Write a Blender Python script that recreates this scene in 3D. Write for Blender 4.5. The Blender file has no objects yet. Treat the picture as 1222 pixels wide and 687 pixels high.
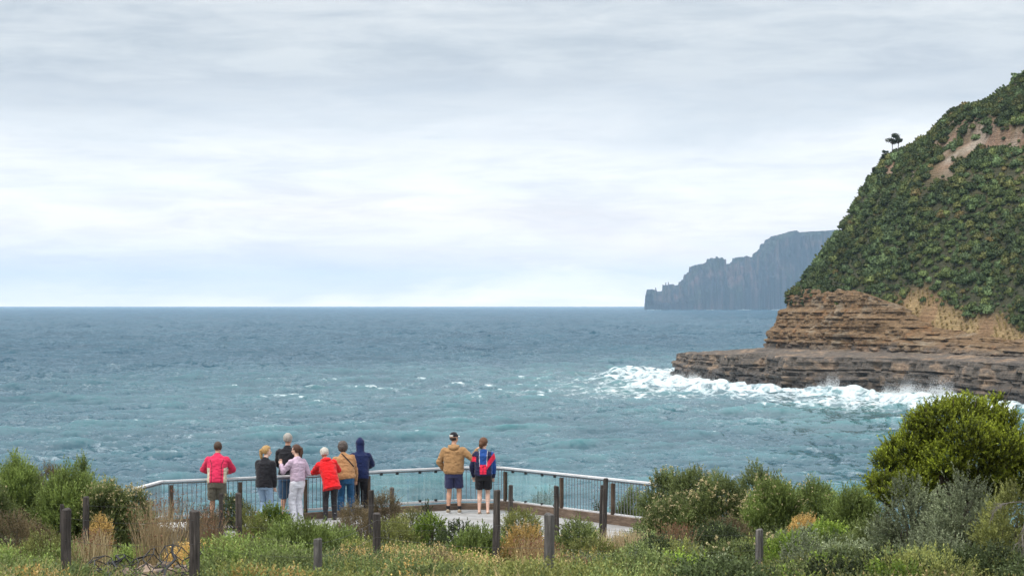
import bpy, bmesh, math, random, os
import numpy as np
from mathutils import Vector, Matrix
ONLY = os.environ.get('ONLY', '')            # development switch: empty builds everything
sc = bpy.context.scene
COL = sc.collection
rng = np.random.default_rng(11)
random.seed(7)
F = 2700.0            # focal length in pixels of the 1222 px wide photograph
HZ = 364.0            # horizon row
EYE = 20.0            # camera height above the sea
DECK = 15.2           # deck surface height

def at(px, py, Y):
    """point at distance Y seen at photo pixel px,py"""
    return Vector(((px-611)/F*Y, Y, EYE-(py-HZ)/F*Y))

# ---------------------------------------------------------------- noise
def _hash(i, j, k, seed):
    h = (i.astype(np.int64)*374761393 + j.astype(np.int64)*668265263 + k.astype(np.int64)*2147483647 + seed*1274126177) & 0xFFFFFFFF
    h = ((h ^ (h >> 13))*1274126177) & 0xFFFFFFFF
    h = (h ^ (h >> 16)) & 0xFFFFFFFF
    return h.astype(np.float64)/4294967295.0
def vnoise(x, y, z=0.0, seed=0):
    x, y, z = np.broadcast_arrays(np.asarray(x, float), np.asarray(y, float), np.asarray(z, float))
    xi, yi, zi = np.floor(x), np.floor(y), np.floor(z)
    fx, fy, fz = x-xi, y-yi, z-zi
    u, v, w = fx*fx*(3-2*fx), fy*fy*(3-2*fy), fz*fz*(3-2*fz)
    r = 0
    for a in (0, 1):
        for b in (0, 1):
            for c in (0, 1):
                r = r + _hash(xi+a, yi+b, zi+c, seed)*(u if a else 1-u)*(v if b else 1-v)*(w if c else 1-w)
    return r*2-1
def fbm(x, y, z=0.0, seed=0, octv=4, gain=.5):
    a, s, t = 1., 0, 0
    for o in range(octv):
        s = s + a*vnoise(np.asarray(x)*2**o, np.asarray(y)*2**o, np.asarray(z)*2**o, seed+o*17); t += a; a *= gain
    return s/t
def sstep(a, b, x):
    t = np.clip((x-a)/(b-a), 0, 1); return t*t*(3-2*t)

# ---------------------------------------------------------------- mesh and object helpers
def np_mesh(name, V, Fc, cols=None, smooth=False, mats=None):
    """V (n,3), Fc (m,3|4) arrays -> mesh; cols dict of per-vertex attributes (n,) or (n,3)"""
    V = np.asarray(V, np.float32); Fc = np.asarray(Fc, np.int32)
    me = bpy.data.meshes.new(name)
    k = Fc.shape[1]
    me.vertices.add(len(V)); me.vertices.foreach_set('co', V.ravel())
    me.loops.add(Fc.size); me.loops.foreach_set('vertex_index', Fc.ravel())
    me.polygons.add(len(Fc))
    me.polygons.foreach_set('loop_start', np.arange(0, Fc.size, k, dtype=np.int32))
    me.polygons.foreach_set('use_smooth', np.full(len(Fc), smooth, dtype=bool))
    if cols:
        for nm, c in cols.items():
            c = np.asarray(c, np.float32)
            if c.ndim == 1:
                a = me.attributes.new(nm, 'FLOAT', 'POINT'); a.data.foreach_set('value', c)
            else:
                a = me.attributes.new(nm, 'FLOAT_COLOR', 'POINT')
                c4 = np.ones((len(c), 4), np.float32); c4[:, :3] = c[:, :3]
                a.data.foreach_set('color', c4.ravel())
    me.update(calc_edges=True)
    return me
def link(name, me, mat=None, parent=None, kind=None, loc=None):
    o = bpy.data.objects.new(name, me); COL.objects.link(o)
    if mat is not None and me is not None:
        for m in (mat if isinstance(mat, (list, tuple)) else [mat]):
            me.materials.append(m)
    if parent is not None: o.parent = parent
    if kind: o['kind'] = kind
    if loc is not None: o.location = loc
    return o
def tag(o, label, cat, group=None):
    o['label'] = label; o['category'] = cat
    if group: o['group'] = group
    return o
def thing(name, loc, label, cat, group=None, rz=0):
    o = bpy.data.objects.new(name, None); COL.objects.link(o)
    o.location = loc; o.rotation_euler = (0, 0, rz); o.empty_display_size = .2
    return tag(o, label, cat, group)
def grid_faces(ny, nx):
    i = np.arange(ny-1)[:, None]*nx + np.arange(nx-1)[None, :]
    return np.stack([i, i+1, i+nx+1, i+nx], -1).reshape(-1, 4)

# ---------------------------------------------------------------- materials
class NT:
    def __init__(s, name):
        s.m = bpy.data.materials.new(name); s.m.use_nodes = True
        s.t = s.m.node_tree; s.b = s.t.nodes['Principled BSDF']; s.out = s.t.nodes['Material Output']
    def n(s, typ, **kw):
        nd = s.t.nodes.new(typ)
        for k, v in kw.items():
            if k.startswith('i_'):
                key = k[2:].replace('_', ' ')
                nd.inputs[key].default_value = v
            else: setattr(nd, k, v)
        return nd
    def l(s, a, b): s.t.links.new(a, b)
    def pos(s, scale=(1, 1, 1)):
        g = s.n('ShaderNodeNewGeometry'); mp = s.n('ShaderNodeMapping'); mp.inputs['Scale'].default_value = scale
        s.l(g.outputs['Position'], mp.inputs['Vector']); return mp.outputs[0]
    def objpos(s, scale=(1, 1, 1)):
        g = s.n('ShaderNodeTexCoord'); mp = s.n('ShaderNodeMapping'); mp.inputs['Scale'].default_value = scale
        s.l(g.outputs['Object'], mp.inputs['Vector']); return mp.outputs[0]
    def noise(s, vec, scale, detail=4, rough=.55, dist=0):
        nd = s.n('ShaderNodeTexNoise'); nd.inputs['Scale'].default_value = scale; nd.inputs['Detail'].default_value = detail
        nd.inputs['Roughness'].default_value = rough; nd.inputs['Distortion'].default_value = dist
        s.l(vec, nd.inputs['Vector']); return nd.outputs['Fac']
    def ramp(s, fac, stops, interp='LINEAR'):
        r = s.n('ShaderNodeValToRGB'); r.color_ramp.interpolation = interp
        e = r.color_ramp.elements
        while len(e) < len(stops): e.new(.5)
        for q, (p, c) in zip(e, stops):
            q.position = p; q.color = (*c, 1) if len(c) == 3 else c
        s.l(fac, r.inputs['Fac']); return r.outputs['Color']
    def math(s, op, a, b=None, c=None, clamp=False):
        nd = s.n('ShaderNodeMath', operation=op, use_clamp=clamp)
        for i, v in enumerate((a, b, c)):
            if v is None: continue
            if isinstance(v, (int, float)): nd.inputs[i].default_value = v
            else: s.l(v, nd.inputs[i])
        return nd.outputs[0]
    def mix(s, fac, a, b, typ='MIX'):
        nd = s.n('ShaderNodeMix', data_type='RGBA', blend_type=typ)
        for i, v in ((0, fac), (6, a), (7, b)):
            if isinstance(v, (int, float)): nd.inputs[i].default_value = v
            elif isinstance(v, tuple): nd.inputs[i].default_value = (*v, 1)
            else: s.l(v, nd.inputs[i])
        return nd.outputs[2]
    def attr(s, name):
        return s.n('ShaderNodeAttribute', attribute_name=name)
    def bump(s, h, strength=.3, dist=.02):
        b = s.n('ShaderNodeBump'); b.inputs['Strength'].default_value = strength; b.inputs['Distance'].default_value = dist
        s.l(h, b.inputs['Height']); s.l(b.outputs[0], s.b.inputs['Normal'])
    def set(s, **kw):
        for k, v in kw.items():
            nm = {'base': 'Base Color', 'rough': 'Roughness', 'metal': 'Metallic', 'spec': 'Specular IOR Level', 'ior': 'IOR', 'trans': 'Transmission Weight'}[k]
            if isinstance(v, (int, float)): s.b.inputs[nm].default_value = v
            elif isinstance(v, tuple): s.b.inputs[nm].default_value = (*v, 1)
            else: s.l(v, s.b.inputs[nm])
        return s.m
def plain(name, col, rough=.7, metal=0, var=.25, scale=20, bump=.0, spec=.3):
    """a colour with fine irregular variation in object space"""
    t = NT(name); p = t.objpos()
    n = t.noise(p, scale, 5)
    lo = tuple(c*(1-var) for c in col); hi = tuple(min(1, c*(1+var)) for c in col)
    t.set(base=t.ramp(n, [(.3, lo), (.7, hi)]), rough=rough, metal=metal, spec=spec)
    if bump: t.bump(n, bump, .01)
    return t.m

# ---------------------------------------------------------------- camera, light, sky
cam = bpy.data.cameras.new('camera'); camo = bpy.data.objects.new('camera', cam); COL.objects.link(camo)
camo.location = (0, 0, EYE); camo.rotation_euler = (math.radians(90), 0, 0)
cam.sensor_width = 36; cam.lens = 36*F/1222; cam.shift_y = (HZ-343.5)/1222
cam.clip_start = .5; cam.clip_end = 200000
cam.dof.use_dof = True; cam.dof.focus_distance = 90; cam.dof.aperture_fstop = 11
sc.camera = camo
sc.view_settings.view_transform = 'Standard'; sc.view_settings.look = 'None'
sc.view_settings.exposure = .28; sc.view_settings.gamma = 1
sc.render.engine = 'CYCLES'
sc.cycles.use_denoising = True
sc.cycles.max_bounces = 8; sc.cycles.diffuse_bounces = 3; sc.cycles.glossy_bounces = 3
sc.cycles.transparent_max_bounces = 12; sc.cycles.volume_bounces = 1
sc.cycles.caustics_reflective = False; sc.cycles.caustics_refractive = False

SUN_EL, SUN_AZ = 52, -35      # high, ahead and to the left behind the overcast
sun = bpy.data.lights.new('sun', 'SUN'); suno = bpy.data.objects.new('sun', sun); COL.objects.link(suno)
sun.energy = 2.3; sun.angle = math.radians(18); sun.color = (1, .96, .9)
d = Vector((math.sin(math.radians(SUN_AZ))*math.cos(math.radians(SUN_EL)), -math.cos(math.radians(SUN_AZ))*math.cos(math.radians(SUN_EL))*.6, math.sin(math.radians(SUN_EL)))).normalized()
suno.rotation_euler = d.to_track_quat('Z', 'Y').to_euler()
suno.location = (0, 0, 60)

w = bpy.data.worlds.new('World'); sc.world = w; w.use_nodes = True
wt = w.node_tree; bg = wt.nodes['Background']
class WT(NT):
    def __init__(s): s.t = wt
W = WT()
sky = W.n('ShaderNodeTexSky', sky_type='NISHITA'); sky.sun_disc = False
sky.sun_elevation = math.asin(d.z); sky.sun_rotation = math.atan2(d.x, d.y)
sky.air_density = 1.2; sky.dust_density = 2.5
tc = W.n('ShaderNodeTexCoord')
nrm = W.n('ShaderNodeVectorMath', operation='NORMALIZE'); W.l(tc.outputs['Generated'], nrm.inputs[0])
sep = W.n('ShaderNodeSeparateXYZ'); W.l(nrm.outputs[0], sep.inputs[0])
def wmap(scale, loc=(0, 0, 0)):
    mp = W.n('ShaderNodeMapping'); mp.inputs['Scale'].default_value = scale; mp.inputs['Location'].default_value = loc
    W.l(nrm.outputs[0], mp.inputs['Vector']); return mp.outputs[0]
n1 = W.noise(wmap((5, 5, 26), (1.3, 0, .4)), 1.0, 5, .55, .4)
n2 = W.noise(wmap((16, 16, 95), (4.1, 2, .7)), 1.0, 5, .6, .3)
n3 = W.noise(wmap((2.2, 2.2, 3.2), (.3, 5, 2)), 1.0, 5, .6, .6)
# cloud layers by height: pale blue haze low, a bright bank, a grey sheet over it, paler again at the top
e = W.math('ADD', sep.outputs['Z'], W.math('MULTIPLY', W.math('SUBTRACT', n1, .5), .060))
e = W.math('ADD', e, W.math('MULTIPLY', W.math('SUBTRACT', n2, .5), .040))
er = W.math('MULTIPLY', e, 4.0, clamp=True)
bank = W.ramp(er, [(0, (1.95, 1.58, 1.33)), (.05, (1.24, 1.06, .97)), (.10, (1.06, .965, .92)), (.15, (1.03, .97, .94)), (.22, (.98, .97, .97)), (.285, (.90, .905, .915)),
                   (.325, (.72, .755, .795)), (.40, (.58, .62, .67)), (.47, (.60, .64, .68)), (.56, (.66, .69, .72)), (.75, (.60, .65, .70)), (1.0, (.66, .70, .735))])
patch = W.ramp(n2, [(.34, (.83, .855, .885)), (.50, (.97, .975, .98)), (.64, (1.08, 1.07, 1.055))])
bank = W.mix(1.0, bank, patch, 'MULTIPLY')
high = W.ramp(n3, [(.3, (1.0, 1.05, 1.12)), (.55, (1.45, 1.48, 1.5)), (.75, (1.9, 1.9, 1.88))])
hf = W.n('ShaderNodeMapRange'); hf.inputs['From Min'].default_value = .17; hf.inputs['From Max'].default_value = .5
W.l(sep.outputs['Z'], hf.inputs['Value'])
cloud = W.mix(hf.outputs[0], bank, high)
skyc = W.n('ShaderNodeVectorMath', operation='SCALE'); skyc.inputs['Scale'].default_value = .8
W.l(sky.outputs[0], skyc.inputs[0])
BG = .1
cl10 = W.n('ShaderNodeVectorMath', operation='SCALE'); cl10.inputs['Scale'].default_value = 1/BG
W.l(cloud, cl10.inputs[0])
tot = W.mix(.93, skyc.outputs[0], cl10.outputs[0])
W.l(tot, bg.inputs['Color']); bg.inputs['Strength'].default_value = BG

# ---------------------------------------------------------------- haze
def haze():
    bm = bmesh.new(); bmesh.ops.create_cube(bm, size=1)
    me = bpy.data.meshes.new('haze')
    for v in bm.verts:
        v.co = Vector((v.co.x*62000, v.co.y*34000+31500/2, (v.co.z+.5)*540-61))
    bm.to_mesh(me); bm.free()
    t = NT('haze'); t.t.nodes.remove(t.b)
    v = t.n('ShaderNodeVolumePrincipled'); v.inputs['Color'].default_value = (.54, .77, 1, 1); v.inputs['Density'].default_value = 4.0e-5
    v.inputs['Anisotropy'].default_value = 0.0
    t.l(v.outputs[0], t.out.inputs['Volume'])
    o = link('haze', me, t.m, kind='stuff')
    return o
if 'nohaze' not in ONLY: haze()
# ================================================================ headland, cape, sea
def poly_sd(poly, X, Y):
    """signed distance, positive inside"""
    P = np.array(poly, float); Q = np.roll(P, -1, 0)
    best = np.full(X.shape, 1e9); inside = np.zeros(X.shape, bool)
    for (ax, ay), (bx, by) in zip(P, Q):
        dx, dy = bx-ax, by-ay
        t = np.clip(((X-ax)*dx+(Y-ay)*dy)/(dx*dx+dy*dy), 0, 1)
        best = np.minimum(best, (X-ax-t*dx)**2+(Y-ay-t*dy)**2)
        c = ((ay > Y) != (by > Y)) & (X < (bx-ax)*(Y-ay)/((by-ay) if by != ay else 1e-9)+ax)
        inside ^= c
    d = np.sqrt(best)
    return np.where(inside, d, -d)
SHORE = [(45, 650), (47.5, 612), (53, 575), (60, 545), (63, 528), (73, 516), (80, 503), (88, 489), (93, 470), (100.5, 448), (112, 415), (150, 370), (250, 330), (420, 330), (420, 980), (250, 950),
         (140, 800), (85, 700), (62, 680), (49, 668)]
FOOT = [(66.5, 597), (71, 575), (77, 550), (84, 528), (94, 508), (107, 474), (118, 440), (160, 390), (250, 350), (420, 350), (420, 960), (250, 920), (150, 770), (92, 660), (74, 622)]
def shore_dist(X, Y):
    return -poly_sd(SHORE, X, Y) + 2.5*fbm(X/9, Y/9, seed=5, octv=3)
def hill_profile(s):
    return np.interp(s, [0, 4, 10, 18, 27, 40, 60, 80, 110], [0, 6, 15, 26, 35, 44, 54, 63, 74])
def resample(P, n):
    P = np.array(P, float); d = np.r_[0, np.cumsum(np.linalg.norm(np.diff(P, axis=0), axis=1))]
    t = np.linspace(0, d[-1], n); return np.stack([np.interp(t, d, P[:, 0]), np.interp(t, d, P[:, 1])], -1)
def strata(z, a, b, seed, thick=(.25, 1.3)):
    """stepped in/out offset of each rock layer, varying slowly along the face"""
    g = np.random.default_rng(seed); e = np.cumsum(g.uniform(*thick, 80))-2
    zz = z+.5*vnoise(a/25, b/25, seed=seed+1)
    i = np.searchsorted(e, zz.ravel()).reshape(z.shape)
    o = g.uniform(-1, 1, 82)[i]
    lo = np.r_[-3, e, 99][i]; hi = np.r_[e, 99, 99][i]
    edge = np.clip(np.minimum(zz-lo, hi-zz)/.12, 0, 1)
    br = vnoise(a/4.0, b/4.0, i*3.3, seed=seed+2)+.6*vnoise(a/1.4, b/1.4, i*5.1, seed=seed+3)
    wdt = 1.6+2.6*g.random(82)[i]
    ua = (b*1.0-a*.6)
    blk = _hash(np.floor(ua/wdt+i*3.7), i, i*0, seed+4)-.5
    fr_ = (ua/wdt+i*3.7) % 1; joint = np.clip(np.minimum(fr_, 1-fr_)*wdt/.22, 0, 1)
    return (.6*o+.6*br+.75*blk)*(.45+.55*edge)-.35*(1-joint)*(_hash(i, i*0, i*0, 5) > .35), i
def rock_material():
    t = NT('headland rock')
    g = t.n('ShaderNodeNewGeometry'); sp = t.n('ShaderNodeSeparateXYZ'); t.l(g.outputs['Position'], sp.inputs[0]); z = sp.outputs['Z']
    st1 = t.noise(t.pos((.035, .035, 1.0)), 1.25, 6, .68); st2 = t.noise(t.pos((.09, .09, 1.0)), 3.4, 4, .6)
    fine = t.noise(t.pos((1, 1, 1.8)), .9, 8, .7); bl = t.noise(t.pos((1, 1, 2)), .16, 5, .6); bl2 = t.noise(t.pos((1, 1, 2.5)), .11, 4, .6, .5)
    cl = t.ramp(st1, [(.30, (.07, .045, .028)), (.42, (.20, .12, .06)), (.50, (.34, .22, .115)), (.56, (.22, .13, .065)), (.66, (.42, .30, .18))])
    cl = t.mix(t.ramp(bl2, [(.55, (0, 0, 0)), (.68, (.8, .8, .8))]), cl, (.40, .33, .24))
    cl = t.mix(t.ramp(bl, [(.54, (0, 0, 0)), (.66, (.65, .65, .65))]), cl, (.33, .16, .06))
    lo = t.ramp(st1, [(.32, (.035, .032, .03)), (.45, (.105, .088, .074)), (.55, (.14, .115, .093)), (.62, (.075, .065, .056)), (.72, (.20, .16, .125))])
    lo = t.mix(t.ramp(bl, [(.52, (0, 0, 0)), (.62, (.75, .75, .75))]), lo, t.ramp(st2, [(.4, (.20, .13, .085)), (.6, (.36, .26, .175))]))
    zl = t.math('ADD', z, t.math('MULTIPLY', t.math('SUBTRACT', bl2, .5), 7.0))
    f = t.n('ShaderNodeMapRange', interpolation_type='SMOOTHSTEP'); f.inputs['From Min'].default_value = 8.7; f.inputs['From Max'].default_value = 11.7; t.l(zl, f.inputs['Value'])
    cl = t.mix(1.0, cl, (.66, .67, .68), 'MULTIPLY'); c = t.mix(f.outputs[0], lo, cl)
    wz = t.math('ADD', z, t.math('MULTIPLY', t.math('SUBTRACT', bl, .5), 6.0))
    wt_ = t.n('ShaderNodeMapRange', interpolation_type='SMOOTHSTEP'); wt_.inputs['From Min'].default_value = 5.2; wt_.inputs['From Max'].default_value = 1.2; t.l(wz, wt_.inputs['Value'])
    c = t.mix(t.math('MULTIPLY', wt_.outputs[0], .82), c, (.035, .03, .027))
    c = t.mix(1.0, c, t.ramp(fine, [(.3, (.5, .5, .5)), (.5, (.95, .95, .95)), (.72, (1.5, 1.5, 1.5))]), 'MULTIPLY')
    # hillside ground where the scrub leaves it bare (attribute: own colour, alpha by 'soil')
    c = t.mix(t.attr('soil').outputs['Fac'], c, t.mix(1.0, t.attr('Col').outputs['Color'], t.ramp(fine, [(.3, (.6, .6, .6)), (.7, (1.35, 1.35, 1.35))]), 'MULTIPLY'))
    ro = t.n('ShaderNodeMapRange'); ro.inputs['To Min'].default_value = .9; ro.inputs['To Max'].default_value = .35; t.l(wt_.outputs[0], ro.inputs['Value'])
    t.set(base=c, rough=ro.outputs[0], spec=.3)
    h = t.math('ADD', t.math('MULTIPLY', st1, 1.2), t.math('ADD', fine, t.math('MULTIPLY', st2, .6)))
    t.bump(h, .9, .7)
    return t.m
def headland():
    NU = 1250
    A = resample([(60, 690), (50, 668), (46, 655), (45, 643), (46.5, 612), (53, 575), (60, 545), (63, 528), (73, 516), (80, 503), (88, 489), (93, 470), (100.5, 448), (112, 415), (150, 370), (230, 335)], NU)
    B = resample([(90, 665), (76, 630), (68, 605), (66.5, 597), (68, 588), (71, 575), (77, 550), (82, 534), (88, 520), (94, 508), (107, 474), (118, 440), (160, 392), (230, 358)], NU)
    def nrm(P):
        d_ = np.gradient(P, axis=0); n_ = np.stack([-d_[:, 1], d_[:, 0]], -1); n_ /= np.linalg.norm(n_, axis=1)[:, None]
        k = np.ones(61)/61
        n_ = np.stack([np.convolve(np.pad(n_[:, i], 30, mode='edge'), k, 'valid') for i in (0, 1)], -1); return n_/np.linalg.norm(n_, axis=1)[:, None]
    nA, nB = nrm(A), nrm(B)
    rowsV = []
    zt = np.interp(A[:, 1], [430, 500, 560, 620, 660], [7.9, 8.2, 7.9, 6.5, 5.8])+.5*fbm(A[:, 0]/9, A[:, 1]/9, seed=2)
    zt2 = np.interp(B[:, 1], [430, 500, 560, 620, 660], [8.9, 9.3, 9.1, 8.5, 8.1])
    for v in np.linspace(0, 1, 56):       # sea wall
        z = -2.5+(zt+2.5)*v
        lean = 2.6*v+1.2*sstep(.5, .62, v)*vnoise(A[:, 0]/12, A[:, 1]/12, seed=4)
        o, i = strata(z, A[:, 0], A[:, 1], 5, (.35, 1.6))
        amp = 1.15*(1-.75*sstep(.93, 1, v))
        rowsV.append(np.c_[A-nA*(o*amp-lean)[:, None]*1.0, z])
    top = rowsV[-1].copy()
    for v in np.linspace(0, 1, 26)[1:]:   # shelf: thin sheets stepping up inland
        P = top[:, :2]*(1-v)+B*v
        n_ = fbm(P[:, 0]/6, P[:, 1]/6, seed=14, octv=3)
        stp = np.floor((v+.22*n_)*5)/5+.2*sstep(.7, 1, ((v+.22*n_)*5) % 1)
        z = top[:, 2]*(1-v)+zt2*v+.9*(stp-v)+.18*vnoise(P[:, 0]/1.2, P[:, 1]/1.2, seed=15)
        rowsV.append(np.c_[P, z])
    ch = np.interp(B[:, 0], [66, 78, 84, 90, 102, 120], [15, 14.5, 11.0, 6.0, 3.6, 3])
    ch = ch+1.0*fbm(B[:, 0]/9, B[:, 1]/9, seed=16)
    cw = np.interp(B[:, 0], [66, 76, 84, 95, 120], [9, 6.5, 6, 8, 7])
    base = rowsV[-1].copy()
    for v in np.linspace(0, 1, 90)[1:]:   # cliff
        z = base[:, 2]+ch*v
        o, i = strata(z, B[:, 0], B[:, 1], 25, (.25, 1.2))
        step = np.interp(v, [0, .12, .3, .36, .62, .7, 1], [0, .03, .1, .35, .5, .72, 1.0])
        cave = 2.5*np.exp(-((B[:, 0]-79)/1.6)**2)*np.exp(-((v-.1)/.22)**2)
        amp = 1.0*sstep(0, .05, v)
        off = cw*step*.9-o*amp+cave+1.2*fbm(B[:, 0]/7, B[:, 1]/7, z/9, seed=26)*sstep(0, .1, v)
        rowsV.append(np.c_[B+nB*off[:, None], z])
    for v in (2.5, 6):
        q = rowsV[-1].copy(); q[:, :2] -= nB*-0; q[:, :2] += nB*v; q[:, 2] -= .3*v; rowsV.append(q)
    V = np.array(rowsV)
    # normals must point inland as -n: check side
    me = np_mesh('headland', V.reshape(-1, 3), grid_faces(V.shape[0], V.shape[1])[:, ::-1], {'soil': np.zeros(V.shape[0]*V.shape[1])})
    mat = rock_material()
    L = link('headland', me, mat, kind='structure')
    # ---- hill above
    st = .8
    xs = np.concatenate([np.arange(60, 160, st), np.arange(160, 250, 3)])
    ys = np.concatenate([np.arange(370, 430, 2), np.arange(430, 700, st), np.arange(700, 800, 3)])
    X, Y = np.meshgrid(xs, ys)
    sf = poly_sd(FOOT, X, Y)
    big = fbm(X/30, Y/30, seed=1, octv=3); med = fbm(X/9, Y/9, seed=2, octv=3); fin = fbm(X/2.2, Y/2.2, seed=3, octv=3)
    cliffh = np.interp(X, [66, 78, 84, 90, 102, 120], [15, 14.5, 11.0, 6.0, 3.6, 3])
    cwid = np.interp(X, [66, 78, 84, 95, 120], [7.5, 6.2, 5.6, 7, 6])
    sl = sf-cwid
    right = np.interp(X, [78, 86, 92, 96, 101, 104.5, 112, 124, 200], [.8, 1.24, 1.46, 1.50, 1.46, 1.38, 1.27, 1.18, 1.22])
    gul = np.clip(sl/12, 0, 1)*(3.0*big+1.3*med)
    scarline = sf-37-4*big-2.0*med
    scar = 4.5*sstep(-1.3, 1.3, scarline)*sstep(108, 118, X+.1*(600-Y))
    slp = np.clip(sl, 0, None)
    z = 8.9+cliffh+hill_profile(slp)*right+gul+scar-1.2-np.clip(-sl, 0, None)*3.0 - np.clip((25-sl)/25, 0, 1)*0
    V = np.stack([X, Y, np.maximum(z, -3)], -1); zz = V[..., 2]
    def lerp(a, b, t): return a+(np.array(b)-a)*t[..., None]
    vegl = np.interp(X, [75, 84, 90, 96, 110, 130], [-1.5, -.5, 2.2, 2.8, 1.2, 1.2])
    veg = sstep(.0, 3.0, sl+2.5*fbm(X/8, Y/8, seed=51, octv=3)-vegl)
    hill_rock = sstep(.30, .42, fbm(X/15, Y/15, zz/10, seed=53, octv=3)+.35*fbm(X/3.5, Y/3.5, seed=153, octv=2))*sstep(16, 26, sl)*.9
    leftr = np.exp(-((sl-24-3*med)/4)**2)*np.exp(-((X-98)/9)**2)*sstep(-.3, .2, fbm(X/7, Y/7, seed=54))
    scarm = np.exp(-((scarline+.2+1.6*fbm(X/4, Y/4, seed=154, octv=2))/2.2)**2)*sstep(106, 114, X+.1*(600-Y))*sstep(-.5, -.1, fbm(X/14, Y/14, seed=55))
    rockm = np.clip(hill_rock*.8+scarm+leftr, 0, 1)
    veg = veg*(1-rockm)
    grassm = sstep(80, 92, X)*sstep(.0, .6, 1-np.abs(sl+1.0-3*med)/8)*(1-veg)*sstep(-.4, .1, fbm(X/5, Y/5, seed=57))
    C = np.zeros(V.shape)+np.array([.24, .15, .08])
    C = lerp(C, [.36, .26, .13], grassm)
    hillc = lerp(np.zeros(V.shape)+np.array([.23, .145, .10]), [.33, .285, .235], sstep(-.3, .5, fbm(X/5, zz/4, Y/5, seed=59)))
    C = C+(hillc-C)*(rockm)[..., None]
    C = lerp(C, [.045, .052, .026], veg); C *= (1+.2*fin)[..., None]
    me = np_mesh('headland', V.reshape(-1, 3), grid_faces(*X.shape), {'Col': C.reshape(-1, 3), 'soil': np.ones(X.size)*.92})
    H = link('headland', me, mat)
    H.parent = L
    if ONLY:
        pxs = 611+F*V[..., 0]/V[..., 1]; pys = HZ-(zz-EYE)*F/V[..., 1]
        with open('/workdir/sil.txt', 'w') as fh:
            for q in (940, 965, 985, 1010, 1030, 1050, 1065, 1100, 1150, 1200, 1220):
                mk = np.abs(pxs-q) < 1.5; fh.write('%d %.1f\n' % (q, pys[mk].min()))
    return X, Y, V, veg, grassm, sl, rockm
def blob_variant(seed, sub=2, cards=420, csz=.17, flat=.75):
    bm = bmesh.new(); bmesh.ops.create_icosphere(bm, subdivisions=sub, radius=1)
    V = np.array([v.co[:] for v in bm.verts]); T = np.array([[v.index for v in f.verts] for f in bm.faces]); bm.free()
    r = .74+.42*fbm(V[:, 0]*1.9+seed, V[:, 1]*1.6, V[:, 2]*1.6, seed=seed, octv=3)
    V = V*r[:, None]; V[:, 2] = np.where(V[:, 2] < 0, V[:, 2]*.5, V[:, 2]*flat*1.25)
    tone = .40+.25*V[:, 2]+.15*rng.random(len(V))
    tri = [V, T, tone]
    # leaf tufts standing off the skin
    g = np.random.default_rng(seed)
    i = g.integers(0, len(V), cards)
    c = V[i]*(1+g.uniform(-.02, .16, cards))[:, None]; c = c[(c[:, 2] > -.25)]; m = len(c)
    a = g.normal(size=(m, 3)); a /= np.linalg.norm(a, axis=1)[:, None]; b = np.cross(a, g.normal(size=(m, 3))); b /= np.linalg.norm(b, axis=1)[:, None]
    s = csz*g.uniform(.6, 1.4, m)[:, None]
    tv = np.stack([c+a*s, c+b*s, c-(a+b)*s*.7], 1).reshape(-1, 3)
    tf = np.arange(m*3).reshape(m, 3)+len(V)
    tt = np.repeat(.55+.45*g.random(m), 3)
    return np.vstack([V, tv]), np.vstack([T, tf]), np.concatenate([tone, tt])
def leaf_mat(name, rough=.65, trans=.25, nscale=3.0):
    t = NT(name)
    a = t.attr('Col').outputs['Color']
    n = t.noise(t.objpos(), nscale, 3)
    c = t.mix(1.0, a, t.ramp(n, [(.3, (.8, .8, .8)), (.7, (1.2, 1.2, 1.2))]), 'MULTIPLY')
    t.set(base=c, rough=rough, spec=.25)
    if trans:
        tr = t.n('ShaderNodeBsdfTranslucent'); t.l(c, tr.inputs['Color'])
        mx = t.n('ShaderNodeMixShader'); mx.inputs[0].default_value = trans
        t.l(t.b.outputs[0], mx.inputs[1]); t.l(tr.outputs[0], mx.inputs[2]); t.l(mx.outputs[0], t.out.inputs['Surface'])
    return t.m
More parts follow.
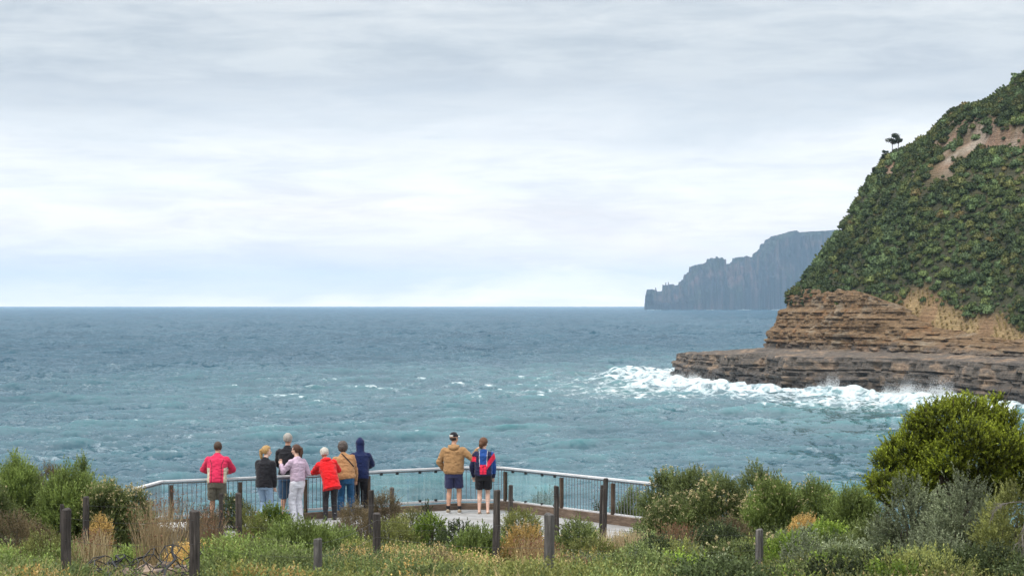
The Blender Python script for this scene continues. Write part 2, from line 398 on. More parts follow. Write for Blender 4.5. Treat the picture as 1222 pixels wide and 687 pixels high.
def scrub(X, Y, V, veg, grassm, sl):
    mat = leaf_mat('headland scrub leaves', .8, .15, .15)
    var = [blob_variant(s+3) for s in range(7)]
    n = 15500
    P = V.reshape(-1, 3); vis = (P[:, 0] < 200) & (P[:, 2] > 9.5) & (P[:, 0]/P[:, 1] < .30)
    # weight by cell area
    ax = np.gradient(X, axis=1)*np.gradient(Y, axis=0)
    wgt = np.where(veg.ravel() > .45, 1.0, np.where((sl.ravel() > 3), .16, 0))*vis*(ax*np.sqrt(1+np.minimum((np.gradient(V[..., 2], axis=1)/np.gradient(X, axis=1))**2+(np.gradient(V[..., 2], axis=0)/np.gradient(Y, axis=0))**2, 16))).ravel()
    gyy, gxx = np.gradient(V[..., 2]); fc = -(gyy/np.gradient(Y, axis=0))*1.0
    wgt = wgt*np.where(((-gxx/np.gradient(X, axis=1))*X*-1+fc*-1*Y*-1*-1+0 < 1e9).ravel(), 1, 1)*np.where((P[:, 1] > 700), .25, 1)
    wgt = wgt/wgt.sum()
    g = np.random.default_rng(3)
    idx = g.choice(len(P), n, p=wgt)
    C0 = P[idx]; VV, TT, CC = [], [], []; base = 0
    pal = np.array([[.055, .085, .030], [.040, .070, .028], [.075, .105, .035], [.060, .105, .050], [.045, .075, .038], [.070, .085, .030], [.032, .052, .024], [.13, .115, .05], [.085, .14, .065]])
    pw = np.array([.16, .18, .13, .16, .13, .1, .1, .02, .02]); pw /= pw.sum()
    cl = fbm(C0[:, 0]/13, C0[:, 1]/13, seed=71); big_ = 1+.55*fbm(C0[:, 0]/24, C0[:, 1]/24, seed=72, octv=3)
    for k in range(n):
        v, T, tone = var[g.integers(0, 7)]
        r = (.45+1.35*g.random()**2)*(1.0+.25*(cl[k] > .2))
        if C0[k, 2] < 24: r *= .8
        an = g.uniform(0, 6.28); ca, sa = math.cos(an)*r, math.sin(an)*r
        q = np.empty_like(v); q[:, 0] = v[:, 0]*ca-v[:, 1]*sa; q[:, 1] = v[:, 0]*sa+v[:, 1]*ca; q[:, 2] = v[:, 2]*r*g.uniform(.8, 1.15)
        q += C0[k]+np.array([0, 0, .25*r])
        ci = g.choice(9, p=pw)
        if cl[k] > .15 and g.random() < .6: ci = g.choice([3, 4, 8, 2])
        if cl[k] < -.15 and g.random() < .6: ci = g.choice([0, 1, 6, 5])
        c = pal[ci]*g.uniform(.75, 1.4)*1.25*big_[k]; c = (c*.84+.16*c.mean())*np.array([1.32, 1.18, .96])
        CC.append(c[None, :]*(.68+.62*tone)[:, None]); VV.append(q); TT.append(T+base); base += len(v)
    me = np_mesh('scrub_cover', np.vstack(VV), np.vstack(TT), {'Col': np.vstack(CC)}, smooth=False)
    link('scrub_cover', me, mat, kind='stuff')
    # dry tussocks at the foot of the slope
    wg = (grassm.ravel() > .2)*vis*ax.ravel(); wg = wg/wg.sum()
    m = 1500; idx = g.choice(len(P), m, p=wg); c = P[idx]
    nb = 26
    cc = np.repeat(c, nb, 0); k = len(cc)
    an = g.uniform(0, 6.28, k); ln = g.uniform(.5, 1.2, k); sp = g.uniform(.1, .7, k)
    tip = cc+np.stack([np.cos(an)*sp, np.sin(an)*sp, ln], -1)
    sd = np.stack([-np.sin(an), np.cos(an), 0*an], -1)*.07
    v = np.stack([cc-sd, cc+sd, tip], 1).reshape(-1, 3); f = np.arange(k*3).reshape(k, 3)
    col = np.repeat(np.array([.42, .33, .16])*g.uniform(.7, 1.25, k)[:, None], 3, 0)
    link('dry_tussock_grass', np_mesh('dry_tussock_grass', v, f, {'Col': col}), mat, kind='stuff')
def cape():
    """far dolerite cape: a plateau whose seaward end breaks into columns and needles"""
    D = 10000.0
    sky_px = [(760, 372), (779, 371), (780.5, 345), (788, 348), (794, 346), (800, 349), (806, 339), (813, 341), (819, 343), (825, 335), (830, 325), (840, 318), (850, 314), (858, 312), (866.5, 311), (867, 320), (871, 318), (876, 321),
              (880, 313), (888, 312), (894, 308), (900, 309), (906, 305), (911, 308), (918, 300), (925, 291), (932, 283), (937, 277.5), (945, 276.5), (960, 275.5), (980, 275), (1010, 273), (1100, 262), (1250, 250)]
    px = np.array([p[0] for p in sky_px]); H = EYE+(HZ-np.array([p[1] for p in sky_px]))/F*D
    st = 3.6
    xs = np.arange(627, 1500, st); xs = np.concatenate([xs, np.arange(1500, 2600, 30)])
    ys = np.arange(D-220, D+900, 6.0)
    X, Y = np.meshgrid(xs, ys)
    # columns: quantise the plan into prismatic cells
    cw = 11.5
    cx = np.floor((X+5*vnoise(X/40, Y/40, seed=3))/cw+.0); cy = np.floor(Y/26+.5*(cx % 2))
    cell = _hash(cx, cy, cx*0, 5)
    Xq = (cx+.5)*cw
    colm = np.interp(X, [600, 950, 1250, 1330], [1, 1, .5, .0])
    Xs = Xq*colm+X*(1-colm)
    Hx = np.interp(611+F*Xs/D, px, H)
    crest = Y-D
    tipx = 611+F*X/D
    # foot of the cliffs on the near side bends back and forth
    foot = -60+60*vnoise(Xs/130, Y*0, seed=6)+18*(cell-.5)*2-60*sstep(1150, 1500, X)
    tt = (crest-foot)
    prof = np.interp(tt, [-30, 0, 8, 60, 130, 170, 700, 820], [-.15, -.02, .42, .68, .96, 1.0, 1.0, -.1])
    prof = np.minimum(prof+.12*fbm(Xs/60, Y/60, seed=8)*(prof < .93)*(prof > .1), 1.0)
    Z = -15+(Hx+15)*prof
    Z += ((cell-.6)*np.minimum(16, .08*Hx)+(_hash(cx, cx*0, cx*0, 9)**2-.35)*np.minimum(30, .20*Hx))*colm*(prof > .2)
    Z = np.where(prof <= 0, -15, Z)
    V = np.stack([X, Y, Z], -1)
    n = fbm(X/60, Z/60, Y/60, seed=12); strip = vnoise(X/9, 0*X, 0*X, seed=13)
    base = np.array([.018, .023, .031]); red = np.array([.075, .048, .048]); gr = np.array([.024, .034, .024])  # dark grey rock tinted bluish: some distance haze put into the base colour
    C = base+(red-base)*(sstep(-.1, .5, n+.3*strip))[..., None]
    C = C+(gr-C)*(sstep(.0, .5, fbm(X/90, Y/90, Z/80, seed=14)+.35*sstep(.9, 1, prof)))[..., None]*.8
    C *= (1+.22*strip)[..., None]
    VV = [V.reshape(-1, 3)]; FF = [grid_faces(*X.shape)]; CC = [C.reshape(-1, 3)]; base_i = X.size
    # free-standing needles
    def prism(pxc, pytop, pybot, wpx, Yo=-20):
        nonlocal base_i
        Yc = D+Yo; x = (pxc-611)/F*Yc; w_ = max(wpx, 1.6)/F*Yc*.62
        z0 = EYE-(pybot-HZ)/F*Yc-40; z1 = EYE-(pytop-1.5-HZ)/F*Yc
        vs = []
        for k, (z, s) in enumerate(((z0, 1.3), (z0+(z1-z0)*.6, 1.0), (z1, .55))):
            for q in range(6):
                a = q*math.pi/3+.2; vs.append((x+math.cos(a)*w_*s, Yc+math.sin(a)*w_*s, z))
        fs = [(k*6+q, k*6+(q+1) % 6, (k+1)*6+(q+1) % 6, (k+1)*6+q) for k in (0, 1) for q in range(6)]+[(12, 13, 14, 15), (12, 15, 16, 17)]
        VV.append(np.array(vs)); FF.append(np.array(fs)+base_i); CC.append(np.tile(np.array([[.085, .065, .06]]), (18, 1))); base_i += 18
    for a in ((782.5, 344.5, 372, 1.5), (791, 341, 372, 2), (794.5, 338.5, 372, 1.4), (797.6, 338, 372, 1.6), (799, 346, 372, 3), (811.5, 338, 372, 3), (873.3, 314.5, 345, 1.0), (876.0, 315, 345, 1.2), (881, 312.5, 345, 3.4),
              (890, 307.8, 345, 3), (892.5, 307.5, 345, 3), (904.5, 304.5, 345, 3.2), (822, 335, 360, 2), (928, 287.5, 340, 3), (865.5, 310.7, 350, 3)):
        prism(*a)
    me = np_mesh('cape', np.vstack(VV), np.vstack(FF), {'Col': np.vstack(CC)})
    t = NT('cape rock'); p = t.pos((1, 1, .25)); n = t.noise(p, .03, 6, .7)
    c = t.mix(1.0, t.attr('Col').outputs['Color'], t.ramp(n, [(.3, (.6, .6, .6)), (.7, (1.5, 1.5, 1.5))]), 'MULTIPLY')
    t.set(base=c, rough=.9, spec=.1)
    link('cape', me, t.m, kind='structure')
    # surf along its foot
    return
def unit_(v): return v/np.maximum(np.linalg.norm(v, axis=-1, keepdims=True), 1e-9)
def tile_ocean(N, L, wind, amp, wdir, seed, cut=0, damp=.0):
    g = np.random.default_rng(seed)
    k1 = np.fft.fftfreq(N, L/N)*2*np.pi
    kx, ky = np.meshgrid(k1, k1)
    k = np.sqrt(kx**2+ky**2); k[0, 0] = 1
    Lw = wind**2/9.81
    c = (kx*math.cos(wdir)+ky*math.sin(wdir))/k
    P = np.exp(-1/(k*Lw)**2)/k**4*(c**2+.15)*np.where(c < 0, .35, 1)*np.exp(-(k*.10)**2)
    P[0, 0] = 0
    if cut: P *= sstep(cut*.7, cut*1.3, k)
    h = (g.normal(size=(N, N))+1j*g.normal(size=(N, N)))*np.sqrt(P)
    hz = np.fft.ifft2(h).real; s = hz.std()
    dx = np.fft.ifft2(-1j*kx/k*h).real; dy = np.fft.ifft2(-1j*ky/k*h).real
    return hz/s*amp, dx/s*amp, dy/s*amp, L/N
def samp(T, x, y):
    hz, dx, dy, st = T; N = hz.shape[0]
    u, v = x/st, y/st; ui, vi = np.floor(u).astype(int), np.floor(v).astype(int); fu, fv = u-ui, v-vi
    a, b, c, d_ = ui % N, (ui+1) % N, vi % N, (vi+1) % N
    out = []
    for A in (hz, dx, dy):
        out.append(A[c, a]*(1-fu)*(1-fv)+A[c, b]*fu*(1-fv)+A[d_, a]*(1-fu)*fv+A[d_, b]*fu*fv)
    return out
def sea():
    yp = np.concatenate([[1.75, 1.95, 2.2, 2.6, 3.0], np.arange(3.5, 60, .36), np.arange(60, 270, .6), np.arange(270, 700, 8)])
    ys = EYE*F/yp[::-1]
    tx = np.concatenate([-np.geomspace(30, .30, 26), np.linspace(-.285, .285, 1500), np.geomspace(.30, 30, 26)])
    Y = ys[:, None]+0*tx[None, :]; X = ys[:, None]*tx[None, :]
    row = np.gradient(ys)[:, None]+0*X
    T1 = tile_ocean(512, 97.0, 4.1, .26, math.radians(-75), 1)
    T2 = tile_ocean(512, 610.0, 7.0, .27, math.radians(-60), 2)
    T3 = tile_ocean(256, 31.0, 3.0, .075, math.radians(-100), 3)
    a1 = samp(T1, X, Y); c, s = math.cos(.5), math.sin(.5)
    a2 = samp(T2, X*c-Y*s+77, X*s+Y*c); a3 = samp(T3, X*.8+Y*.6, -X*.6+Y*.8)
    gust = .8+.45*fbm(X/90, Y/140, seed=81, octv=4)
    gust2 = 1+.45*fbm(X/500, Y/1200, seed=82, octv=4)
    f3 = np.clip(1.5-row/3, 0, 1); far = np.clip(row/12, 0, 3)
    h = (a1[0]*gust*(1+.5*far)+a3[0]*f3*gust)*gust2+a2[0]*(1+.6*far)
    ch = 1.25
    dX = (a1[1]*gust*gust2*ch+a2[1]*ch+a3[1]*f3*.8); dY = a1[2]*gust*gust2*ch+a2[2]*ch+a3[2]*f3*.8
    sd0 = shore_dist(X, Y); wb = fbm(X/16, Y/16, seed=191, octv=3)
    h = h+1.9*np.exp(-((sd0-12-9*wb)/3.4)**2)*(wb > -.5)+.9*np.exp(-((sd0-30-14*wb)/3.5)**2)
    edgef = (np.abs(X/Y) < .29)
    V = np.stack([X+dX*edgef, Y+dY*edgef, h*edgef], -1)
    # foam and aerated water
    sd = shore_dist(X, Y); near = np.clip(sd, 0, None)
    wob = fbm(X/22, Y/40, seed=91, octv=4)
    Yk = Y
    surge = np.interp(Y, [380, 450, 520, 600, 650, 700], [34, 80, 82, 56, 36, 20])
    foam = 1.0*np.exp(-(near/(surge*(1+.5*wob)+1e-3))**1.6)
    # the long breaking line that runs out from the point to the left
    line = .72*np.exp(-((Y-(655+.12*(45-X)+14*vnoise(X/30, 0*X, seed=92)))/11)**2)*sstep(-50, 30, X)*(X < 60)*1.0
    line2 = np.exp(-((Y-(598+9*vnoise(X/14, 0*X, seed=93)))/7)**2)*sstep(5, 26, X)*(X < 48)*.55
    line3 = np.exp(-((Y-(500+10*vnoise(X/12, 0*X, seed=94)))/8)**2)*sstep(-42, 0, X)*sstep(45, 10, X)*.35
    line4 = np.exp(-((Y-(560+12*vnoise(X/12, 0*X, seed=95)))/8)**2)*sstep(-20, -5, X)*sstep(22, 10, X)*.6
    foam = np.maximum.reduce([foam, line, line2, line3, line4])
    crest = a1[0]/.26*.55+a2[0]/.27*.45+.9*fbm(X/45, Y/70, seed=96, octv=3)
    capn = np.interp(Y, [200, 300, 700, 1500, 6000], [2.0, 1.5, 1.6, 2.0, 2.4])
    foam = foam+.62*sstep(0, .45, crest-capn)
    lace = np.clip(.36+.5*fbm(X/35, Y/60, seed=97, octv=3), 0, 1)*sstep(900, 500, Y)*sstep(170, 260, Y)*.80*sstep(-130, 40, X)
    foam = np.maximum(foam, lace)
    foam = np.maximum(foam, 1.3*sstep(.1, .45, vnoise(X/70, 0*X, seed=98))*np.exp(-((Y-9700)/330)**2)*(X > 560)*(X < 1500))
    aer = np.clip(np.exp(-(near/95)**1.3)*1.0+.42*sstep(760, 330, Y)*(.75+.5*wob)+.25*sstep(330, 180, Y), 0, 1)
    crestp = np.clip((a1[0]/.26*.6+a2[0]/.27*.5), -1, 2)
    me = np_mesh('sea', V.reshape(-1, 3), grid_faces(*X.shape), {'foam': foam.ravel(), 'aer': aer.ravel(), 'crest': crestp.ravel()}, smooth=True)
    t = NT('sea water')
    fo = t.attr('foam').outputs['Fac']; ae = t.attr('aer').outputs['Fac']; cr = t.attr('crest').outputs['Fac']
    p = t.pos((1, .55, 1))
    n1 = t.noise(p, .28, 8, .68, .9); n2 = t.noise(p, 1.3, 5, .7, .5)
    vo = t.n('ShaderNodeTexVoronoi', feature='DISTANCE_TO_EDGE'); vo.inputs['Scale'].default_value = .33
    wv = t.n('ShaderNodeMix', data_type='VECTOR'); wv.inputs[0].default_value = .12
    t.l(p, wv.inputs[4]); 
    nz = t.n('ShaderNodeTexNoise'); nz.inputs['Scale'].default_value = .3; nz.inputs['Detail'].default_value = 4; t.l(p, nz.inputs['Vector'])
    sc_ = t.n('ShaderNodeVectorMath', operation='SCALE'); sc_.inputs['Scale'].default_value = 40; t.l(nz.outputs['Color'], sc_.inputs[0])
    t.l(sc_.outputs[0], wv.inputs[5]); t.l(wv.outputs[1], vo.inputs['Vector'])
    web = t.math('SUBTRACT', .30, t.math('MULTIPLY', vo.outputs['Distance'], 1.6))     # high on cell edges
    pat = t.math('ADD', n1, t.math('MULTIPLY', web, .35))
    pat = t.math('ADD', pat, t.math('MULTIPLY', t.math('SUBTRACT', n2, .5), .25))
    thr = t.math('SUBTRACT', .98, t.math('MULTIPLY', fo, .72))
    mr = t.n('ShaderNodeMapRange'); mr.interpolation_type = 'SMOOTHSTEP'; mr.inputs['From Min'].default_value = 0; mr.inputs['From Max'].default_value = .34
    t.l(t.math('SUBTRACT', pat, thr), mr.inputs['Value'])
    fm = mr.outputs[0]
    # water body: deep blue far out, milky teal in the shallows
    body = t.mix(ae, (.012, .052, .080), (.066, .118, .134))
    body = t.mix(t.math('MULTIPLY', t.math('MULTIPLY', cr, ae), .35, clamp=True), body, (.06, .22, .225))
    big = t.noise(t.pos((1, .3, 1)), .018, 5, .6)
    body = t.mix(1.0, body, t.ramp(big, [(.35, (.8, .8, .85)), (.65, (1.25, 1.2, 1.15))]), 'MULTIPLY')
    fcol = t.ramp(t.noise(t.pos((1, .6, 1)), .9, 6, .7), [(.36, (.34, .43, .45)), (.60, (.72, .76, .77))]); col = t.mix(fm, body, fcol)
    ro = t.math('ADD', .09, t.math('MULTIPLY', fm, .6))
    g0 = t.n('ShaderNodeNewGeometry')
    def slope(scale, amt, vecs, det=7, rg=.7):
        nz_ = t.n('ShaderNodeTexNoise'); nz_.inputs['Scale'].default_value = scale; nz_.inputs['Detail'].default_value = det; nz_.inputs['Roughness'].default_value = rg
        t.l(t.pos(vecs), nz_.inputs['Vector'])
        sb = t.n('ShaderNodeVectorMath', operation='SUBTRACT'); sb.inputs[1].default_value = (.5, .5, .5); t.l(nz_.outputs['Color'], sb.inputs[0])
        ml = t.n('ShaderNodeVectorMath', operation='MULTIPLY'); ml.inputs[1].default_value = amt; t.l(sb.outputs[0], ml.inputs[0])
        return ml.outputs[0]
    def vadd(a_, b_):
        q = t.n('ShaderNodeVectorMath', operation='ADD'); t.l(a_, q.inputs[0]); t.l(b_, q.inputs[1]); return q.outputs[0]
    gu = t.ramp(t.noise(t.pos((1, .45, 1)), .006, 5, .65), [(.35, (.75, .75, .75)), (.65, (1.2, 1.2, 1.2))])
    s1 = vadd(slope(1.3, (.75, 1.15, 0), (1, .75, 1)), vadd(slope(.22, (.5, 1.1, 0), (1, .4, 1)), slope(.035, (.3, .9, 0), (1, .3, 1), 5, .65)))
    s2 = t.n('ShaderNodeVectorMath', operation='MULTIPLY'); t.l(s1, s2.inputs[0]); t.l(gu, s2.inputs[1])
    nn = t.n('ShaderNodeVectorMath', operation='NORMALIZE'); t.l(vadd(g0.outputs['Normal'], s2.outputs[0]), nn.inputs[0])
    df = t.n('ShaderNodeBsdfDiffuse'); t.l(col, df.inputs['Color']); t.l(nn.outputs[0], df.inputs['Normal'])
    gs = t.n('ShaderNodeBsdfGlossy'); gs.inputs['Color'].default_value = (.84, .94, 1, 1); t.l(ro, gs.inputs['Roughness']); t.l(nn.outputs[0], gs.inputs['Normal'])
    fr = t.n('ShaderNodeFresnel'); fr.inputs['IOR'].default_value = 1.33; t.l(nn.outputs[0], fr.inputs['Normal'])
    fa = t.math('MULTIPLY', fr.outputs[0], t.math('ADD', .44, t.math('MULTIPLY', ae, .16)))
    fa = t.math('MULTIPLY', fa, t.math('SUBTRACT', 1.0, t.math('MULTIPLY', fm, .9)))
    ms = t.n('ShaderNodeMixShader'); t.l(fa, ms.inputs[0]); t.l(df.outputs[0], ms.inputs[1]); t.l(gs.outputs[0], ms.inputs[2]); t.l(ms.outputs[0], t.out.inputs['Surface'])
    link('sea', me, t.m, kind='structure')
def surf_spray():
    """spray thrown up against the rock shelf, and run-off pouring back down it"""
    g = np.random.default_rng(77); Vs, n_all = [], 0
    spots = [(74.0, 513, 5.0, 4.2, 3600), (71.0, 516, 3.0, 2.2, 1200), (89.5, 482, 7.0, 4.4, 4600), (92.0, 473, 4.0, 3.6, 2600), (86.0, 492, 5.5, 3.6, 2800), (62.5, 526, 3.5, 1.2, 700), (54.0, 570, 4.0, 2.0, 1500), (49.5, 592, 3.5, 2.4, 1400), (46.5, 620, 4.0, 2.2, 1300), (45, 650, 3, 1.5, 700), (99, 452, 3, 1.3, 700)]
    Ps = []; R = []
    for (x, y, w_, h_, n) in spots:
        n = int(n*6); t_ = g.random(n); up_ = h_*1.25*g.random(n)**1.6*(1-.4*t_**2)
        # strung along the wall, plumes at a few points
        al = g.normal(0, w_*.55, n); out_ = g.uniform(-.3, 3.2, n)
        pl = .35+1.5*fbm(al*.8+x, al*0, al*0, seed=int(x), octv=3)
        Ps.append(np.stack([x-.9*out_+al*.40, y-.35*out_-al*.9, -.2+up_*np.clip(pl, .08, 1.2)], -1)); R.append((.035+.12*g.random(n)**2)*np.clip(1.2-up_/h_, .3, 1))
    P = np.vstack(Ps); r = np.concatenate(R)[:, None]; n = len(P)
    a = unit_(g.normal(size=(n, 3))); b = unit_(np.cross(a, g.normal(size=(n, 3)))); c = np.cross(a, b)
    v = np.stack([P+a*r, P-a*r*.6+b*r, P-a*r*.6-b*r*.6+c*r*.9, P-a*r*.6-b*r*.6-c*r*.9], 1).reshape(-1, 3); i = np.arange(n)[:, None]*4
    f = np.concatenate([i+np.array([[0, 1, 2]]), i+np.array([[0, 2, 3]]), i+np.array([[0, 3, 1]]), i+np.array([[1, 3, 2]])])
    t = NT('spray'); t.set(base=(.86, .89, .90), rough=.9)
    tr = t.n('ShaderNodeBsdfTranslucent'); tr.inputs[0].default_value = (.9, .93, .94, 1); tp = t.n('ShaderNodeBsdfTransparent')
    m1 = t.n('ShaderNodeMixShader'); m1.inputs[0].default_value = .5; t.l(t.b.outputs[0], m1.inputs[1]); t.l(tr.outputs[0], m1.inputs[2])
    m2 = t.n('ShaderNodeMixShader'); m2.inputs[0].default_value = .45; t.l(m1.outputs[0], m2.inputs[1]); t.l(tp.outputs[0], m2.inputs[2]); t.l(m2.outputs[0], t.out.inputs['Surface'])
    link('surf_spray', np_mesh('surf_spray', v, f), t.m, kind='stuff')
surf_spray()
sea()
HX, HY, HV, HVEG, HGR, HSL, HRK = headland()
if 'noscrub' not in ONLY: scrub(HX, HY, HV, HVEG, HGR, HSL)
cape()
# ================================================================ near ground, deck and railing
RAILPX = [(162, 581), (193, 572.5), (365, 565.5), (460, 560), (550, 556), (597, 556), (775, 574.5), (850, 583)]
RAIL = []
for px_, py_ in RAILPX:
    Yr = 3.8*F/(py_-HZ); RAIL.append(((px_-611)/F*Yr, Yr))
RAIL = np.array(RAIL)
def rail_y(X): return np.interp(X, RAIL[:, 0], RAIL[:, 1])
def ground_z(X, Y):
    X = np.asarray(X, float); Y = np.asarray(Y, float)
    up = np.clip(45.0-Y, 0, 33)
    z = 15.08+.088*up
    edge = rail_y(X)+.25+1.2*sstep(2.0, 4.5, X)+1.0*sstep(-7.6, -9.5, X)
    z = z-np.clip(Y-edge, 0, None)*1.0
    amp = sstep(44.5, 40, Y)*.16+.02
    return z+amp*(fbm(X/2.2, Y/2.2, seed=101, octv=3)+.4*vnoise(X/.5, Y/.5, seed=102))
def ground():
    xs = np.concatenate([np.arange(-60, -14, 2.0), np.arange(-14, 14, .14), np.arange(14, 62, 2.0)])
    ys = np.concatenate([np.arange(-30, 16, 2.0), np.arange(16, 58, .14), np.arange(58, 76, 1.0)])
    X, Y = np.meshgrid(xs, ys); Z = np.maximum(ground_z(X, Y), -3)
    me = np_mesh('ground', np.stack([X, Y, Z], -1).reshape(-1, 3), grid_faces(*X.shape), smooth=True)
    t = NT('ground soil'); p = t.pos()
    n = t.noise(p, 1.1, 7, .7); n2 = t.noise(p, 14, 5, .7)
    c = t.ramp(n, [(.3, (.05, .042, .025)), (.45, (.11, .085, .05)), (.58, (.16, .12, .07)), (.7, (.055, .062, .028))])
    c = t.mix(1.0, c, t.ramp(n2, [(.3, (.6, .6, .6)), (.7, (1.35, 1.35, 1.35))]), 'MULTIPLY')
    t.set(base=c, rough=.95, spec=.1); t.bump(n2, .7, .04)
    link('ground', me, t.m, kind='structure')
class MB:
    """collects boxes, bars and tubes into one mesh"""
    def __init__(s): s.bm = bmesh.new()
    def box(s, c, d, rz=0, bev=0, rx=0):
        r = bmesh.ops.create_cube(s.bm, size=1); vs = r['verts']
        M = Matrix.Translation(c) @ Matrix.Rotation(rz, 4, 'Z') @ Matrix.Rotation(rx, 4, 'X') @ Matrix.Diagonal((*d, 1))
        bmesh.ops.transform(s.bm, matrix=M, verts=vs)
        if bev:
            es = list({e for v in vs for e in v.link_edges}); bmesh.ops.bevel(s.bm, geom=es, offset=bev, segments=2, affect='EDGES', profile=.7)
        return s
    def bar(s, a, b, w, h, bev=0):
        """box from a to b, w across, h high"""
        a, b = Vector(a), Vector(b); d_ = b-a; L = d_.length
        r = bmesh.ops.create_cube(s.bm, size=1); vs = r['verts']
        x = d_.normalized(); up = Vector((0, 0, 1)) if abs(x.z) < .9 else Vector((0, 1, 0)); y = up.cross(x).normalized(); z = x.cross(y)
        M = Matrix(((x.x*L, y.x*w, z.x*h, (a.x+b.x)/2), (x.y*L, y.y*w, z.y*h, (a.y+b.y)/2), (x.z*L, y.z*w, z.z*h, (a.z+b.z)/2), (0, 0, 0, 1)))
        bmesh.ops.transform(s.bm, matrix=M, verts=vs)
        if bev:
            es = list({e for v in vs for e in v.link_edges}); bmesh.ops.bevel(s.bm, geom=es, offset=bev, segments=2, affect='EDGES', profile=.7)
        return s
    def tube(s, pts, rad, n=6, cap=True):
        pts = [Vector(p) for p in pts]; rad = rad if hasattr(rad, '__len__') else [rad]*len(pts); rings = []
        for i, p in enumerate(pts):
            d_ = (pts[min(i+1, len(pts)-1)]-pts[max(i-1, 0)]).normalized()
            u = d_.orthogonal().normalized() if i == 0 else (u-d_*u.dot(d_)).normalized()
            v = d_.cross(u)
            rings.append([s.bm.verts.new(p+(u*math.cos(k*2*math.pi/n)+v*math.sin(k*2*math.pi/n))*rad[i]) for k in range(n)])
        for a, b in zip(rings, rings[1:]):
            for k in range(n): s.bm.faces.new((a[k], a[(k+1) % n], b[(k+1) % n], b[k]))
        if cap: s.bm.faces.new(rings[0][::-1]); s.bm.faces.new(rings[-1])
        return s
    def build(s, name, mat, parent=None, smooth=False, kind=None):
        me = bpy.data.meshes.new(name); s.bm.normal_update(); s.bm.to_mesh(me); s.bm.free()
        if smooth: me.polygons.foreach_set('use_smooth', [True]*len(me.polygons))
        return link(name, me, mat, parent, kind)
def wood_mat(name, lo, mid, hi, vertical=True, rough=.85):
    t = NT(name); p = t.pos((9, 9, .8) if vertical else (1, 1, 9)); n = t.noise(p, 3, 7, .7, .5); n2 = t.noise(t.pos(), 3, 5)
    c = t.ramp(n, [(.3, lo), (.5, mid), (.68, hi)])
    c = t.mix(1.0, c, t.ramp(n2, [(.3, (.7, .7, .72)), (.7, (1.25, 1.22, 1.2))]), 'MULTIPLY')
    t.set(base=c, rough=rough, spec=.25); t.bump(n, .8, .012); return t.m
ground()
M_post = wood_mat('weathered timber', (.022, .020, .019), (.052, .046, .042), (.115, .10, .092))
M_postpale = wood_mat('grey weathered timber', (.05, .047, .045), (.10, .095, .09), (.20, .19, .18))
M_brown = wood_mat('brown timber', (.06, .042, .03), (.13, .095, .07), (.21, .16, .12), False)
M_railpost = wood_mat('brown post timber', (.035, .025, .018), (.075, .055, .04), (.12, .09, .065))
M_rail = plain('pale handrail', (.58, .58, .59), .45, 0, .12, 8, spec=.5)
M_steel = plain('dark steel', (.20, .21, .22), .4, .5, .2, 30)
M_clamp = plain('black clamp', (.02, .02, .022), .5, .2, .2, 30)
M_conc = plain('pale concrete', (.46, .46, .45), .85, 0, .15, 3, .2)
def pavement():
    # concrete platform between the front edge and the railing
    poly = [(RAIL[0][0]-.1, 46.3)]+[(x, y+.2) for x, y in RAIL]+[(6.5, 45.2), (4.6, 44.6), (2.0, 44.3), (-1.5, 44.7), (-4.2, 45.0), (-7.0, 45.9)]
    bm = bmesh.new(); vs = [bm.verts.new((x, y, DECK)) for x, y in poly]; f = bm.faces.new(vs)
    if f.normal.z < 0: f.normal_flip()
    r = bmesh.ops.extrude_face_region(bm, geom=[f]); ev = [g for g in r['geom'] if isinstance(g, bmesh.types.BMVert)]
    bmesh.ops.translate(bm, verts=ev, vec=(0, 0, -.3)); bmesh.ops.recalc_face_normals(bm, faces=bm.faces)
    me = bpy.data.meshes.new('pavement'); bm.to_mesh(me); bm.free()
    t = NT('pavement concrete'); p = t.pos(); n = t.noise(p, 2, 7, .7)
    br = t.n('ShaderNodeTexBrick'); br.offset = .5; br.inputs['Scale'].default_value = 1; br.inputs['Mortar Size'].default_value = .012
    br.inputs['Brick Width'].default_value = 2.4; br.inputs['Row Height'].default_value = .9
    br.inputs['Color1'].default_value = (.29, .29, .29, 1); br.inputs['Color2'].default_value = (.35, .35, .345, 1); br.inputs['Mortar'].default_value = (.12, .12, .12, 1)
    t.l(p, br.inputs['Vector'])
    c = t.mix(1.0, br.outputs['Color'], t.ramp(n, [(.3, (.75, .75, .75)), (.7, (1.2, 1.2, 1.2))]), 'MULTIPLY')
    c = t.mix(t.ramp(t.noise(p, .9, 6, .7, .6), [(.5, (0, 0, 0)), (.66, (.55, .55, .55))]), c, (.13, .115, .095))
    t.set(base=c, rough=.8); t.bump(n, .3, .01)
    link('pavement', me, t.m, kind='structure')
pavement()
def rail_pt(px):
    """point of the railing line seen at photo column px"""
    k = (px-611)/F
    for (ax, ay), (bx, by) in zip(RAIL, RAIL[1:]):
        # ax+t(bx-ax) = k(ay+t(by-ay))
        den = (bx-ax)-k*(by-ay); t = (k*ay-ax)/den
        if -1e-6 <= t <= 1+1e-6: return Vector((ax+t*(bx-ax), ay+t*(by-ay), 0)), math.atan2(by-ay, bx-ax)
    return Vector((*RAIL[-1], 0)), 0
